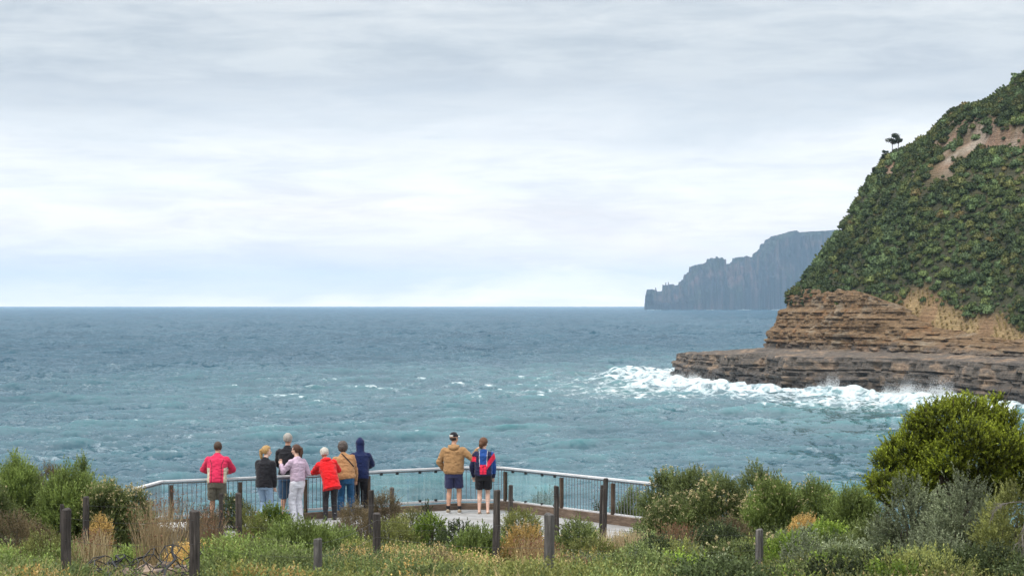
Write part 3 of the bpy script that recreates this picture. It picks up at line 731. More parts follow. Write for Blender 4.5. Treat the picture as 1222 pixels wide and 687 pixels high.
def railing():
    R = thing('railing', (0, 52, DECK), 'long bent lookout railing with pale handrail, thin balusters and two glass bays', 'railing')
    R.location = (0, 0, 0)
    TOP = DECK+1.0
    m = MB()
    for (a, b) in zip(RAIL, RAIL[1:]): m.bar((*a, TOP-.025), (*b, TOP-.025), .10, .038, .006)
    m.build('handrail', M_rail, R)
    m = MB()
    for (a, b) in zip(RAIL, RAIL[1:]): m.bar((*a, DECK+.20), (*b, DECK+.20), .06, .05, .004)
    m.build('bottom_rail', M_rail, R)
    m = MB()
    for (a, b) in zip(RAIL, RAIL[1:]): m.bar((*a, TOP-.075), (*b, TOP-.075), .035, .03)
    m.build('under_rail', M_steel, R)
    for px in (205, 287, 365, 440, 603, 670, 731, 800):
        p, an = rail_pt(px)
        MB().box((p.x, p.y-.07, DECK+.445), (.07, .07, .89), an, .004).build('post', M_railpost, R)
    d = np.r_[0, np.cumsum(np.linalg.norm(np.diff(RAIL, axis=0), axis=1))]
    pb = bpy.data.meshes.new('baluster'); b_ = MB(); b_.tube([(0, 0, .2), (0, 0, .93)], .0075, 6); b_.bm.to_mesh(pb); b_.bm.free(); pb.materials.append(M_steel)
    n = 0; s = .05
    while s < d[-1]:
        x = np.interp(s, d, RAIL[:, 0]); y = np.interp(s, d, RAIL[:, 1]); px = 611+x/y*F
        if not (440 < px < 532 or 604 < px < 669):
            o = bpy.data.objects.new('baluster', pb); COL.objects.link(o); o.location = (x, y, DECK); o.parent = R; n += 1
        s += .108
    t = NT('rail glass'); t.set(base=(.86, .96, .95), rough=.03)
    gl = t.n('ShaderNodeBsdfTransparent'); gl.inputs[0].default_value = (.86, .95, .95, 1)
    gg = t.n('ShaderNodeBsdfGlossy'); gg.inputs['Roughness'].default_value = .04
    df = t.n('ShaderNodeBsdfDiffuse'); df.inputs[0].default_value = (.6, .8, .82, 1)
    sm = t.ramp(t.noise(t.pos((14, 14, .7)), 1.4, 5, .7), [(.40, (.04, .04, .04)), (.72, (.30, .30, .30))])
    m1 = t.n('ShaderNodeMixShader'); t.l(sm, m1.inputs[0]); t.l(gl.outputs[0], m1.inputs[1]); t.l(df.outputs[0], m1.inputs[2])
    m2 = t.n('ShaderNodeMixShader'); m2.inputs[0].default_value = .06; t.l(m1.outputs[0], m2.inputs[1]); t.l(gg.outputs[0], m2.inputs[2])
    t.l(m2.outputs[0], t.out.inputs['Surface'])
    for (p0, p1, cl) in ((443, 486, (455, 474)), (488, 530, (501, 520)), (605.5, 667.5, (612, 627.5, 647, 662))):
        a, an = rail_pt(p0); b, _ = rail_pt(p1)
        g = MB().bar((a.x, a.y, DECK+.56), (b.x, b.y, DECK+.56), .012, .66).build('glass_panel', t.m, R)
        for c in cl:
            q, an = rail_pt(c)
            for z in (.90, .235): MB().box((q.x, q.y-.01, DECK+z), (.06, .05, .055), an, .006).build('clamp', M_clamp, g)
    k = thing('timber_kerb', (0, 0, 0), 'low brown timber kerb along the foot of the lookout railing', 'kerb')
    m = MB()
    for i, (a, b) in enumerate(zip(RAIL, RAIL[1:])):
        hh = .15 if i < 5 else .2
        m.bar((a[0], a[1]-.2, DECK+hh/2), (b[0], b[1]-.2, DECK+hh/2), .10, hh, .008)
    o = m.build('kerb_beam', M_brown, k)
railing()
def concrete_bench():
    a = at(104, 625, 46.4); b = at(229, 622, 46.9)
    z = 15.5
    k = thing('concrete_bench', (a.x, a.y, ground_z(a.x, a.y)), 'long low concrete bench with a pale top at the left end of the platform', 'bench')
    k.location = (0, 0, 0)
    MB().bar((a.x, 46.1, z-.04), (b.x, 46.5, z-.04), 1.1, .08, .01).build('seat', plain('white concrete', (.62, .62, .61), .8, 0, .1, 4), k)
    MB().bar((a.x+.05, 46.1, z-.29), (b.x-.05, 46.5, z-.29), .98, .42, .01).build('base', plain('grey concrete', (.28, .28, .285), .9, 0, .2, 4), k)
concrete_bench()
# ---------------------------------------------------------------- fence posts and wires
def fence():
    # column, top row, distance, diameter, lean x, lean y, pale?, label
    P = [(79, 608, 25.5, .115, .01, 0, 0, 'thick dark timber post, tallest and nearest at the far left of the scrub'),
         (102.5, 593, 36, .105, 0, .01, 0, 'slim dark timber post beside the left end of the concrete bench'),
         (74, 602, 39, .08, 0, 0, 0, 'thin dark post half hidden behind the thick post at the far left'),
         (232, 610, 26.5, .125, -.005, 0, 0, 'thick square-looking dark post in front of the man in the pink jacket'),
         (263.5, 589, 43.5, .085, .0, 0, 0, 'thin dark post right beside the bare legs of the man in the pink jacket'),
         (284.5, 589, 37, .11, -.012, 0, 0, 'dark timber post in front of the blond girl in black'),
         (379, 643, 27.5, .11, .0, 0, 1, 'short grey timber post sunk in the feathery green bush'),
         (443, 585, 42, .10, .01, 0, 0, 'dark post standing against the rusty shrub below the navy hood'),
         (449.5, 613, 31, .115, 0, 0, 0, 'shorter dark post standing just in front of the rust-brown bushes'),
         (467.5, 582, 47.0, .10, 0, 0, 0, 'stubby dark post behind the rusty shrub next to the glass bay'),
         (593, 585, 33, .105, .02, 0, 0, 'tall dark timber post at the left side of the golden bush'),
         (609.5, 579, 46.2, .095, 0, 0, 0, 'stout dark post beside the bottom corner of the right glass bay'),
         (664, 580, 43, .105, 0, 0, 0, 'dark timber post in front of the right end of the glass bay'),
         (655.5, 614, 25.5, .12, .0, 0, 1, 'thick grey timber post nearest the middle, rising out of the golden bush'),
         (723, 571, 44, .10, .045, 0, 0, 'tall leaning dark post at the right part of the railing'),
         (718, 579, 44.3, .06, .04, 0, 0, 'thin dark stake leaning against the tall post at the right of the railing'),
         (906, 632, 31, .11, .01, 0, 1, 'lone grey-brown post in front of the big shrubs at the right')]
    out = []
    for i, (px, ty, Y, dia, lx, ly, pale, lab) in enumerate(P):
        T = at(px, ty, Y); gz = float(ground_z(T.x, T.y)); H = T.z-gz
        b = Vector((T.x-lx*H, T.y-ly*H, gz-.3))
        m = MB(); g = random.Random(i); n = 7; pts = []; rad = []
        for k in range(n):
            f = k/(n-1); q = b.lerp(T, f); pts.append(q+Vector((g.uniform(-.004, .004), g.uniform(-.004, .004), 0))); rad.append(dia/2*(1.05-.08*f+g.uniform(-.03, .03)))
        pts.append(T+Vector((0, 0, .012))); rad.append(dia/2*.72)
        m.tube(pts, rad, 9)
        o = m.build('fence_post', M_postpale if pale else M_post, smooth=False)
        # put the origin at the base
        o.data.transform(Matrix.Translation(-Vector((b.x, b.y, gz)))); o.location = (b.x, b.y, gz)
        tag(o, lab, 'post', 'timber posts of the old fences')
        out.append((T, gz, dia))
    def wire(idx, hs, lab):
        m = MB()
        for h in hs:
            for a, b in zip(idx, idx[1:]):
                A, B = out[a], out[b]; pts = []
                for k in range(9):
                    f = k/8; p = A[0].lerp(B[0], f); g0 = A[1]*(1-f)+B[1]*f
                    p = Vector((p.x, p.y-.06, g0+(p.z-g0)*h-.05*math.sin(math.pi*f))); pts.append(p)
                m.tube(pts, .002, 4)
        o = m.build('fence_wire', M_wire); tag(o, lab, 'fence wire')
    wire([0, 3, 6, 8, 13, 16], (.9, .6), 'thin slack wires strung along the nearest row of fence posts')
    wire([1, 5, 10, 12, 14], (.88, .55, .25), 'thin slack wires strung along the second row of posts nearer the platform')
M_wire = plain('galvanised wire', (.12, .12, .12), .5, .6, .2, 30)
fence()
def netting():
    """a slumped roll of dark wire netting lying on the bare ground at the left"""
    m = MB(); g = random.Random(5)
    W_, H_ = 17, 7; Y0 = 29.5
    def P(i, j):
        u, v = i/(W_-1), j/(H_-1)
        px = 112+128*u; top = 650+5*math.sin(u*9)+6*u*0
        z0 = float(ground_z((px-611)/F*Y0, Y0-1.2*(1-v)))
        p = at(px, top, Y0); zt = max(p.z, z0+.05)
        x = p.x+.05*math.sin(j*2.1+i); y = Y0-1.0*(1-v)+.12*math.sin(i*1.3+j)
        return Vector((x, y, z0+.02+(v**1.3)*(.30+.07*math.sin(i*1.7))+.03*math.sin(i*2.9+j*1.3)))
    for j in range(H_): m.tube([P(i, j) for i in range(W_)], .008, 4)
    for i in range(W_): m.tube([P(i, j) for j in range(H_)], .007+(.012 if i in (4, 12) else 0), 4)
    o = m.build('wire_netting', M_clamp); tag(o, 'slumped dark wire netting on the bare ground between the left fence posts', 'wire netting')
    g = np.random.default_rng(8)
    for i in range(46):
        px = g.uniform(112, 242); Y = g.uniform(27.5, 32.5); x = (px-611)/F*Y; r = g.uniform(.05, .13)
        bm = bmesh.new(); bmesh.ops.create_icosphere(bm, subdivisions=2, radius=r)
        for v in bm.verts:
            v.co *= 1+.35*float(vnoise(v.co.x*9+i, v.co.y*9, v.co.z*9, seed=i)); v.co.z *= .6
        me = bpy.data.meshes.new('rock'); bm.to_mesh(me); bm.free()
        o = link('rock', me, M_rocks[i % 3], loc=(x, Y, float(ground_z(x, Y))+r*.2)); tag(o, 'small loose stone lying around the dark wire netting', 'rock', 'loose stones under the netting')
M_rocks = [plain('stone %d' % i, c, .9, 0, .3, 12, .4) for i, c in enumerate(((.20, .15, .12), (.12, .10, .09), (.27, .20, .155)))]
netting()
# ================================================================ vegetation near the camera
M_leaf = leaf_mat('leaves', .55, .30, 1.5)
M_bark = wood_mat('bark', (.03, .024, .02), (.07, .057, .047), (.14, .12, .10))
M_dead = wood_mat('dead wood', (.10, .09, .08), (.17, .155, .14), (.26, .24, .22))
def unit(v): return v/np.maximum(np.linalg.norm(v, axis=-1, keepdims=True), 1e-9)
def leaves_on(P, D, L, K, ll, lw, col, tipcol, g, spread=.9, droop=0.0, tip=.35):
    """P,D (n,3) shoot bases and directions, L (n,) lengths, K leaves each; returns V,F,C"""
    n = len(P); t = (np.arange(K)+.5)/K
    ref = unit(np.cross(D, g.normal(size=(n, 3)))); ref2 = np.cross(D, ref)
    an = (np.arange(K)*2.4)[None, :]+g.uniform(0, 6.28, n)[:, None]
    rad = ref[:, None, :]*np.cos(an)[..., None]+ref2[:, None, :]*np.sin(an)[..., None]
    base = P[:, None, :]+D[:, None, :]*(L[:, None]*t[None, :])[..., None]
    sp = spread*(1-.55*t)[None, :, None]
    ld = unit(D[:, None, :]+rad*sp+g.normal(size=(n, K, 3))*.18+np.array([0, 0, -droop]))
    ln = (ll*g.uniform(.65, 1.2, (n, K))*(1-.25*t[None, :]))[..., None]
    sd = unit(np.cross(ld, rad+.3*g.normal(size=(n, K, 3))))*(lw*.5*g.uniform(.8, 1.2, (n, K)))[..., None]
    v = np.stack([base, base+ld*ln*.5+sd, base+ld*ln, base+ld*ln*.5-sd], 2)
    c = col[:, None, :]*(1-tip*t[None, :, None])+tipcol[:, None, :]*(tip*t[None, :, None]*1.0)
    c = c*g.uniform(.75, 1.3, (n, K))[..., None]
    c = np.repeat(c[:, :, None, :], 4, 2)
    V = v.reshape(-1, 3); Fc = np.arange(len(V)).reshape(-1, 4)
    return V, Fc, c.reshape(-1, 3)
class Acc:
    def __init__(s): s.V, s.F, s.C, s.n = [], [], [], 0
    def add(s, V, Fc, C): s.V.append(V); s.F.append(Fc+s.n); s.C.append(C); s.n += len(V)
    def mesh(s, name): return np_mesh(name, np.vstack(s.V), np.vstack(s.F), {'Col': np.vstack(s.C)})
def flowers(P, D, r, col, g, petals=7):
    n = len(P); a = Acc()
    for k in range(petals):
        d_ = unit(D+g.normal(size=(n, 3))*.8); s_ = unit(np.cross(d_, g.normal(size=(n, 3))))
        rr = r*g.uniform(.5, 1.1, (n, 1))
        c = P+g.normal(size=(n, 3))*r*.35
        v = np.stack([c, c+d_*rr*.6+s_*rr*.4, c+d_*rr, c+d_*rr*.6-s_*rr*.4], 1).reshape(-1, 3)
        a.add(v, np.arange(n*4).reshape(-1, 4), np.repeat(np.array(col)*g.uniform(.75, 1.15, (n, 1)), 4, 0))
    return a
STY = dict(
    feather=dict(dens=760, L=.26, K=15, ll=.062, lw=.018, up=.75, col=(.135, .190, .050), tip=(.29, .37, .10), spread=.8),
    heath=dict(dens=760, L=.20, K=14, ll=.045, lw=.018, up=.55, col=(.108, .148, .050), tip=(.25, .29, .10), spread=.9),
    rusty=dict(dens=560, L=.20, K=14, ll=.04, lw=.012, up=.6, col=(.135, .105, .055), tip=(.26, .20, .11), spread=.9),
    bright=dict(dens=520, L=.15, K=11, ll=.05, lw=.022, up=.55, col=(.10, .17, .028), tip=(.34, .44, .07), spread=1.0),
    lime=dict(dens=680, L=.14, K=13, ll=.042, lw=.019, up=.62, col=(.024, .040, .008), tip=(.42, .49, .05), spread=1.0),
    grey=dict(dens=480, L=.17, K=13, ll=.042, lw=.018, up=.45, col=(0.128, 0.155, 0.084), tip=(0.284, 0.317, 0.189), spread=1.1),
    dark=dict(dens=480, L=.16, K=11, ll=.05, lw=.022, up=.45, col=(0.043, 0.061, 0.024), tip=(0.121, 0.155, 0.061), spread=1.0),
    olive=dict(dens=520, L=.17, K=12, ll=.045, lw=.015, up=.6, col=(.16, .18, .055), tip=(.33, .34, .10), spread=.9),
    gold=dict(dens=520, L=.17, K=11, ll=.035, lw=.018, up=.7, col=(0.405, 0.270, 0.088), tip=(0.702, 0.486, 0.176), spread=.9),
)
def shrub(name, lobes, style, label, group=None, seed=0, flower=None, fl_n=120, dens=1.0, size=1.0, zmin=None, cat='shrub', inner=.35, stems=True):
    """lobes: list of (x, y, z, rx, ry, rz) world; every lobe a leafy mass of shoots"""
    g = np.random.default_rng(seed); st = STY[style]; a = Acc(); FP, FD = [], []
    gx = np.mean([l[0] for l in lobes]); gy = np.mean([l[1] for l in lobes]); gz = float(ground_z(gx, gy))
    L0 = np.array(lobes, float)
    for (x, y, z, rx, ry, rz) in lobes:
        area = 4*math.pi*((rx*ry)**1.6+(rx*rz)**1.6+(ry*rz)**1.6)**(1/1.6)/3**(1/1.6)
        n = int(area*st['dens']*dens/(size**2)*.75)
        u = unit(g.normal(size=(n, 3)))
        r = np.where(g.random(n) < inner, g.uniform(.35, .8, n), g.uniform(.80, 1.0, n))
        r = r*(1+.26*fbm(u[:, 0]*2.2+x, u[:, 1]*2.2+y, u[:, 2]*2.2, seed=seed+3, octv=3)+.10*vnoise(u[:, 0]*6+x, u[:, 1]*6, u[:, 2]*6, seed=seed+4))
        P = np.array([x, y, z])+u*r[:, None]*np.array([rx, ry, rz])
        clump = fbm(P[:, 0]*2.4, P[:, 1]*2.4, P[:, 2]*2.4, seed=seed+5, octv=3)
        keep = (clump > (-.28 if style != 'lime' else -.10)-.25*g.random(n)) & (P[:, 2] > ground_z(P[:, 0], P[:, 1])-.05)
        # not deep inside a neighbour
        for q in L0:
            if (q[0], q[1], q[2]) != (x, y, z):
                dd = ((P-q[:3])/q[3:])**2; keep &= dd.sum(1) > .55
        P, u, r, clump = P[keep], u[keep], r[keep], clump[keep]; n = len(P)
        D = unit(u*(1-st['up'])+np.array([0, 0, st['up']])+g.normal(size=(n, 3))*.26)
        Ls = st['L']*size*g.uniform(.55, 1.35, n)
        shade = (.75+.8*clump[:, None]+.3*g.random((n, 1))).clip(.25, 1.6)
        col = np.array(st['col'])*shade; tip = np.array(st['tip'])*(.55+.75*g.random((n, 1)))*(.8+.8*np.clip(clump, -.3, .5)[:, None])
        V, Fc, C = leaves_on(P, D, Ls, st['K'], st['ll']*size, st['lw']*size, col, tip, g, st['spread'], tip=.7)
        a.add(V, Fc, C)
        if flower:
            k = (r > .85) & (u[:, 2] > -.3) & (vnoise(P[:, 0]*1.7, P[:, 1]*1.7, P[:, 2]*1.7, seed=seed+9) > -.1); idx = np.nonzero(k)[0]
            if len(idx): idx = g.choice(idx, min(len(idx), int(fl_n*area/6)+1)); FP.append((P+D*Ls[:, None])[idx]); FD.append(D[idx])
    root = thing(name, (gx, gy, gz), label, cat, group)
    off = np.array([gx, gy, gz])
    a.V = [v-off for v in a.V]
    if flower and FP:
        fp = np.vstack(FP)-off; fa = flowers(fp, np.vstack(FD), .022*size+.006, flower, g)
        a.add(*[np.vstack(q) for q in (fa.V, fa.F, fa.C)])
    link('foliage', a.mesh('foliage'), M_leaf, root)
    if stems:
        m = MB(); rr = random.Random(seed)
        for (x, y, z, rx, ry, rz) in lobes:
            for k in range(5):
                e = Vector((x+rr.uniform(-.6, .6)*rx, y+rr.uniform(-.6, .6)*ry, z+rr.uniform(-.1, .6)*rz))-Vector(off)
                b = Vector((rr.uniform(-.12, .12), rr.uniform(-.12, .12), -.1)); mid = b.lerp(e, .5)+Vector((rr.uniform(-.1, .1), rr.uniform(-.1, .1), .05))
                m.tube([b, mid, e], [.014, .009, .003], 5)
        m.build('stem', M_bark, root)
    return root
def lob(px, ty, hw, Y, low=None, n=4, seed=0, depth=.8):
    """lobes of a bush whose top is at row ty, half width hw px, centred at column px, at distance Y"""
    g = random.Random(seed); s = F/Y; cx = (px-611)/s; top = EYE-(ty-HZ)/s; gz = float(ground_z(cx, Y)); W_ = hw/s; H = top-gz
    out = [(cx, Y, gz+H*.45, W_*.72, W_*depth*.8, H*.52)]
    for k in range(n):
        f = (k+.5)/n*2-1
        r = W_*g.uniform(.38, .55); hh = H*(.92-.42*abs(f)**1.6)*g.uniform(.88, 1.02)
        rz = min(r*g.uniform(.8, 1.1), hh*.55)
        out.append((cx+f*W_*.72, Y+g.uniform(-.5, .4)*W_*depth, gz+hh-rz, r, r*.9, rz))
    return out
CREAM = (.62, .52, .30)
GR = 'shrubs around the lookout platform'
def plants():
    S = [
     # px, top, half width, Y, style, flower, n flowers, size, label
     (-28, 556, 48, 42.5, 'heath', CREAM, 90, 1, 'cream-flowered bush cut by the left edge of the view, left of the tall green bush'),
     (22, 545, 34, 44.0, 'feather', None, 0, 1, 'fresh green feathery bush near the left edge, with a red-tipped crest behind it'),
     (58, 551, 32, 46.5, 'rusty', None, 0, 1, 'dark reddish bush rising behind the green bushes at the left'),
     (84, 560, 44, 42.0, 'feather', None, 0, 1.1, 'large rounded green bush in the middle of the left thicket'),
     (98, 549, 14, 43.0, 'feather', None, 0, 1, 'narrow upright spray of green shoots topping the left thicket'),
     (128, 572, 32, 41.5, 'heath', CREAM, 160, 1, 'dark green bush dotted with cream flowers above the concrete bench end'),
     (160, 583, 25, 42.5, 'heath', CREAM, 420, 1, 'round bush covered in cream flower heads beside the left end of the railing'),
     (12, 613, 50, 36, 'rusty', None, 0, 1, 'low rust-coloured heath bush below the left thicket'),
     (55, 634, 34, 33, 'olive', None, 0, 1, 'low olive bush left of the thick dark post'),
     (120, 612, 18, 38.5, 'gold', None, 0, .8, 'pale straw-coloured plant beside the slim post under the left thicket'),
     (278, 587, 16, 48.4, 'dark', CREAM, 60, 1, 'small dark bush between the pink-jacketed man and the girl in black'),
     (246, 602, 22, 44.6, 'rusty', None, 0, 1, 'brown wiry bush at the shins of the man in the pink jacket'),
     (325, 601, 25, 44.0, 'bright', None, 0, 1, 'bright green leafy shrub in front of the legs of the girl in black'),
     (306, 612, 18, 42.0, 'olive', None, 0, 1, 'small olive shrub right of the dark post below the girl in black'),
     (358, 628, 50, 33, 'feather', None, 0, 1, 'broad feathery yellow-green bush around the short grey post'),
     (322, 652, 34, 31, 'heath', CREAM, 60, 1, 'grey-green herb mound left of the feathery bush with the short post'),
     (262, 650, 34, 31, 'olive', None, 0, 1, 'low olive mound between the two dark posts under the pink-jacketed man'),
     (424, 598, 24, 43, 'rusty', None, 0, 1, 'rust-brown bush left half, in front of the legs of the person in blue jeans'),
     (458, 587, 26, 44, 'rusty', None, 0, 1, 'taller rust-brown bush at the left end of the glass bay'),
     (470, 618, 32, 39, 'olive', None, 0, 1, 'yellow-green shrub at the foot of the rust-brown bushes'),
     (512, 612, 24, 41, 'bright', None, 0, 1, 'bright yellow-green shrub below the glass bay'),
     (396, 637, 38, 38, 'feather', None, 0, 1, 'green tussocky shrub between the feathery bush and the rust-brown bushes'),
     (492, 606, 22, 42.6, 'olive', CREAM, 40, 1, 'yellow-green shrub beside the upright sprig under the glass bay'),
     (296, 600, 18, 44.8, 'olive', None, 0, 1, 'small yellow-green bush left of the bright green leafy shrub'),
     (508, 599, 8, 43.5, 'dark', None, 0, 1, 'single upright leafy sprig in front of the glass bay'),
     (548, 622, 26, 39, 'dark', None, 0, 1, 'dark leafy shrub below the couple'),
     (572, 640, 34, 35, 'feather', None, 0, 1, 'green tussocky shrub left of the tall middle post'),
     (622, 604, 26, 42.5, 'olive', None, 0, 1, 'olive shrub between the glass bay and the golden bush'),
     (626, 626, 30, 34, 'gold', None, 0, 1, 'golden-yellow dried bush between the two middle posts'),
     (690, 622, 26, 37, 'heath', CREAM, 70, 1, 'green shrub just right of the nearest grey post'),
     (705, 645, 34, 33.5, 'olive', None, 0, 1, 'olive bush in the hollow right of the nearest grey post'),
     (650, 584, 34, 54.5, 'dark', None, 0, 1, 'low grey-green bush seen through the right glass bay'),
     (712, 597, 20, 52.0, 'dark', None, 0, 1, 'dark bush behind the balusters right of the glass bay'),
     (752, 584, 30, 51.0, 'heath', None, 0, 1, 'green bush just beyond the right end of the railing'),
     (793, 560, 30, 46.5, 'heath', CREAM, 60, 1.1, 'tall grey-green bush that hides the right end of the railing'),
     (826, 556, 32, 45.5, 'heath', CREAM, 60, 1.1, 'tall bush in the middle of the right thicket, second from its left end'),
     (802, 592, 36, 44, 'heath', CREAM, 130, 1, 'dark green flowering bush at the foot of the right thicket beside the path'),
     (858, 566, 40, 44, 'heath', CREAM, 330, 1, 'broad bush full of cream flowers in the right thicket'),
     (903, 554, 30, 46, 'heath', None, 0, 1.1, 'highest pointed bush of the right thicket, without flowers'),
     (925, 572, 38, 43, 'feather', CREAM, 140, 1, 'light green bush with cream flowers right of the pointed bush'),
     (972, 578, 40, 44, 'feather', CREAM, 50, 1, 'light green feathery bush at the right end of the right thicket'),
     (1020, 585, 32, 42, 'feather', None, 0, 1.1, 'upright pale green bush left of the big dark tree'),
     (868, 620, 30, 39, 'rusty', None, 0, 1, 'golden-brown shrub low in front of the flowering bushes'),
     (800, 655, 40, 33, 'olive', None, 0, 1, 'low olive mound right of the pale grass beside the path'),
     (868, 652, 36, 32.5, 'heath', CREAM, 60, 1, 'grey-green mound left of the lone post'),
     (945, 640, 34, 33, 'heath', CREAM, 160, 1, 'flower-dotted mound right of the lone post'),
     (985, 622, 36, 35, 'bright', None, 0, 1, 'yellow-green shrub among cream seed heads left of the big dark tree'),
     (960, 612, 24, 38, 'gold', None, 0, .9, 'straw-coloured seed heads behind the yellow-green shrub'),
     (1040, 628, 44, 30, 'heath', CREAM, 40, 1, 'dull green bush under the left side of the big dark tree'),
     (985, 660, 48, 29, 'grey', None, 0, 1, 'dim grey-green bush at the bottom right of the lone post'),
     (1085, 572, 46, 27.5, 'grey', None, 0, 1, 'silvery grey-green bush below the big dark tree'),
     (1150, 562, 50, 26.5, 'grey', None, 0, 1, 'silvery bush spilling over the middle foot of the big dark tree'),
     (1215, 575, 50, 25.5, 'olive', None, 0, 1, 'olive bush at the right edge behind the bare dead branches'),
     (1110, 640, 60, 25.5, 'grey', None, 0, 1, 'dull grey-green bush at the bottom, left of the dark hollow'),
     (1195, 655, 60, 24.5, 'dark', None, 0, 1, 'very dark bush in the bottom right corner'),
    ]
    for i, (px, ty, hw, Y, sty, fl, fn, size, lab) in enumerate(S):
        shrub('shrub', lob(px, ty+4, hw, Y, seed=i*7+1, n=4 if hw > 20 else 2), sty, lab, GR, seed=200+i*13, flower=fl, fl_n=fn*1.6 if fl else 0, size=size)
    # the big dark tree-like shrub at the right
    Y = 29.5
    L = []
    for (px, py, r, dy) in ((1133, 484, 11, .1), (1172, 486, 10, .1), (1058, 548, 14, .1), (1046, 575, 13, 0), (1203, 500, 13, .2), (1098, 500, 12, .2), (1190, 478, 7, .3), (1075, 540, 25, .1), (1100, 520, 28, .2), (1060, 583, 22, -.2), (1090, 575, 26, -.1), (1118, 500, 26, 0), (1150, 492, 24, .1), (1155, 520, 30, -.3), (1180, 505, 24, .2), (1130, 545, 30, -.2), (1195, 530, 28, 0),
                            (1170, 555, 28, .1), (1216, 520, 18, .5), (1110, 560, 22, .3), (1222, 545, 26, .6), (1080, 560, 26, .4), (1140, 575, 34, .5), (1180, 585, 34, .5), (1110, 590, 30, .6), (1215, 575, 30, .6), (1150, 600, 36, .8)):
        s_ = F/(Y+dy); py = py+4; L.append(((px-611)/s_, Y+dy, EYE-(py-HZ)/s_, r/s_*.88, r/s_*.95, r/s_*.74))
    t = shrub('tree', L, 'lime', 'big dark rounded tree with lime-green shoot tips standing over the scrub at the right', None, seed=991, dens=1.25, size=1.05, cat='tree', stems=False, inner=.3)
    m = MB(); rr = random.Random(3); off = t.location
    b0 = Vector((L[8][0]-off.x, L[8][1]-off.y, -.2))
    for l in L:
        e = Vector(l[:3])-off; md = b0.lerp(e, .45)+Vector((rr.uniform(-.12, .12), rr.uniform(-.1, .1), -.05))
        m.tube([b0+Vector((rr.uniform(-.08, .08), 0, 0)), md, e+Vector((0, 0, .05))], [.04, .026, .009], 6)
        for k in range(4):
            q = e+Vector((rr.uniform(-.25, .25), rr.uniform(-.2, .2), rr.uniform(-.05, .25))); m.tube([md.lerp(e, .6), q], [.014, .004], 5)
    m.build('trunk', M_bark, t, smooth=True)
    # bare dead branches at the right edge
    m = MB(); rr = random.Random(12)
    def br(p, d_, L_, r, dep):
        pts = [p]; q = p.copy(); dd = d_.copy()
        for k in range(4):
            dd = (dd+Vector((rr.uniform(-.3, .3), rr.uniform(-.2, .2), rr.uniform(-.25, .15)))).normalized(); q = q+dd*L_/4; pts.append(q.copy())
            if dep and k > 0:
                for _ in range(2): br(q, (dd+Vector((rr.uniform(-.9, .9), rr.uniform(-.5, .5), rr.uniform(-.9, .2)))).normalized(), L_*.5, r*.6, dep-1)
        m.tube(pts, [r, r*.85, r*.7, r*.5, r*.25], 5)
    o0 = at(1232, 600, 23.5)
    br(o0, Vector((-1, 0, .12)), .34, .006, 2); br(o0+Vector((0, 0, -.05)), Vector((-.5, -.1, -.8)), .40, .006, 2)
    m.tube([(o0.x, o0.y, float(ground_z(o0.x, o0.y))-.1), tuple(o0)], [.014, .007], 6)
    tag(m.build('dead_branch', M_dead), 'bare pale dead branches reaching in from the right edge over the dark bush', 'branch')
plants()
def strap_plant(px, py, Y, nl, L_, lab, col=(.045, .075, .03), name='strap_leaf_plant', cat='plant', w=.035, seed=0):
    g = random.Random(seed); p = at(px, py, Y); z = float(ground_z(p.x, p.y)); V, Fc, C = [], [], []
    for k in range(nl):
        an = g.uniform(0, 6.28); up = g.uniform(.5, 1.4); ln = L_*g.uniform(.6, 1.1); d_ = np.array([math.cos(an), math.sin(an), 0]); sd = np.array([-d_[1], d_[0], 0])*w*g.uniform(.7, 1)
        pts = [np.array([0, 0, 0])+d_*ln*f*(.35+.5*f)+np.array([0, 0, 1])*ln*up*(f-.45*f*f) for f in (0, .35, .7, 1)]
        ws = (.7, 1, .7, .05); i0 = len(V)
        for q, w_ in zip(pts, ws): V += [q-sd*w_, q+sd*w_]
        for j in range(3): Fc.append((i0+2*j, i0+2*j+1, i0+2*j+3, i0+2*j+2))
        c = np.array(col)*g.uniform(.7, 1.5); C += [c]*8
    o = link(name, np_mesh(name, np.array(V), np.array(Fc), {'Col': np.array(C)}), M_leaf, loc=(p.x, p.y, z)); tag(o, lab, cat, None); return o
strap_plant(684, 600, 51.5, 46, .62, 'spiky strap-leaved plant behind the balusters, left one of two', seed=1)
strap_plant(698, 602, 51.2, 40, .50, 'spiky strap-leaved plant behind the balusters, right one of two', seed=2)
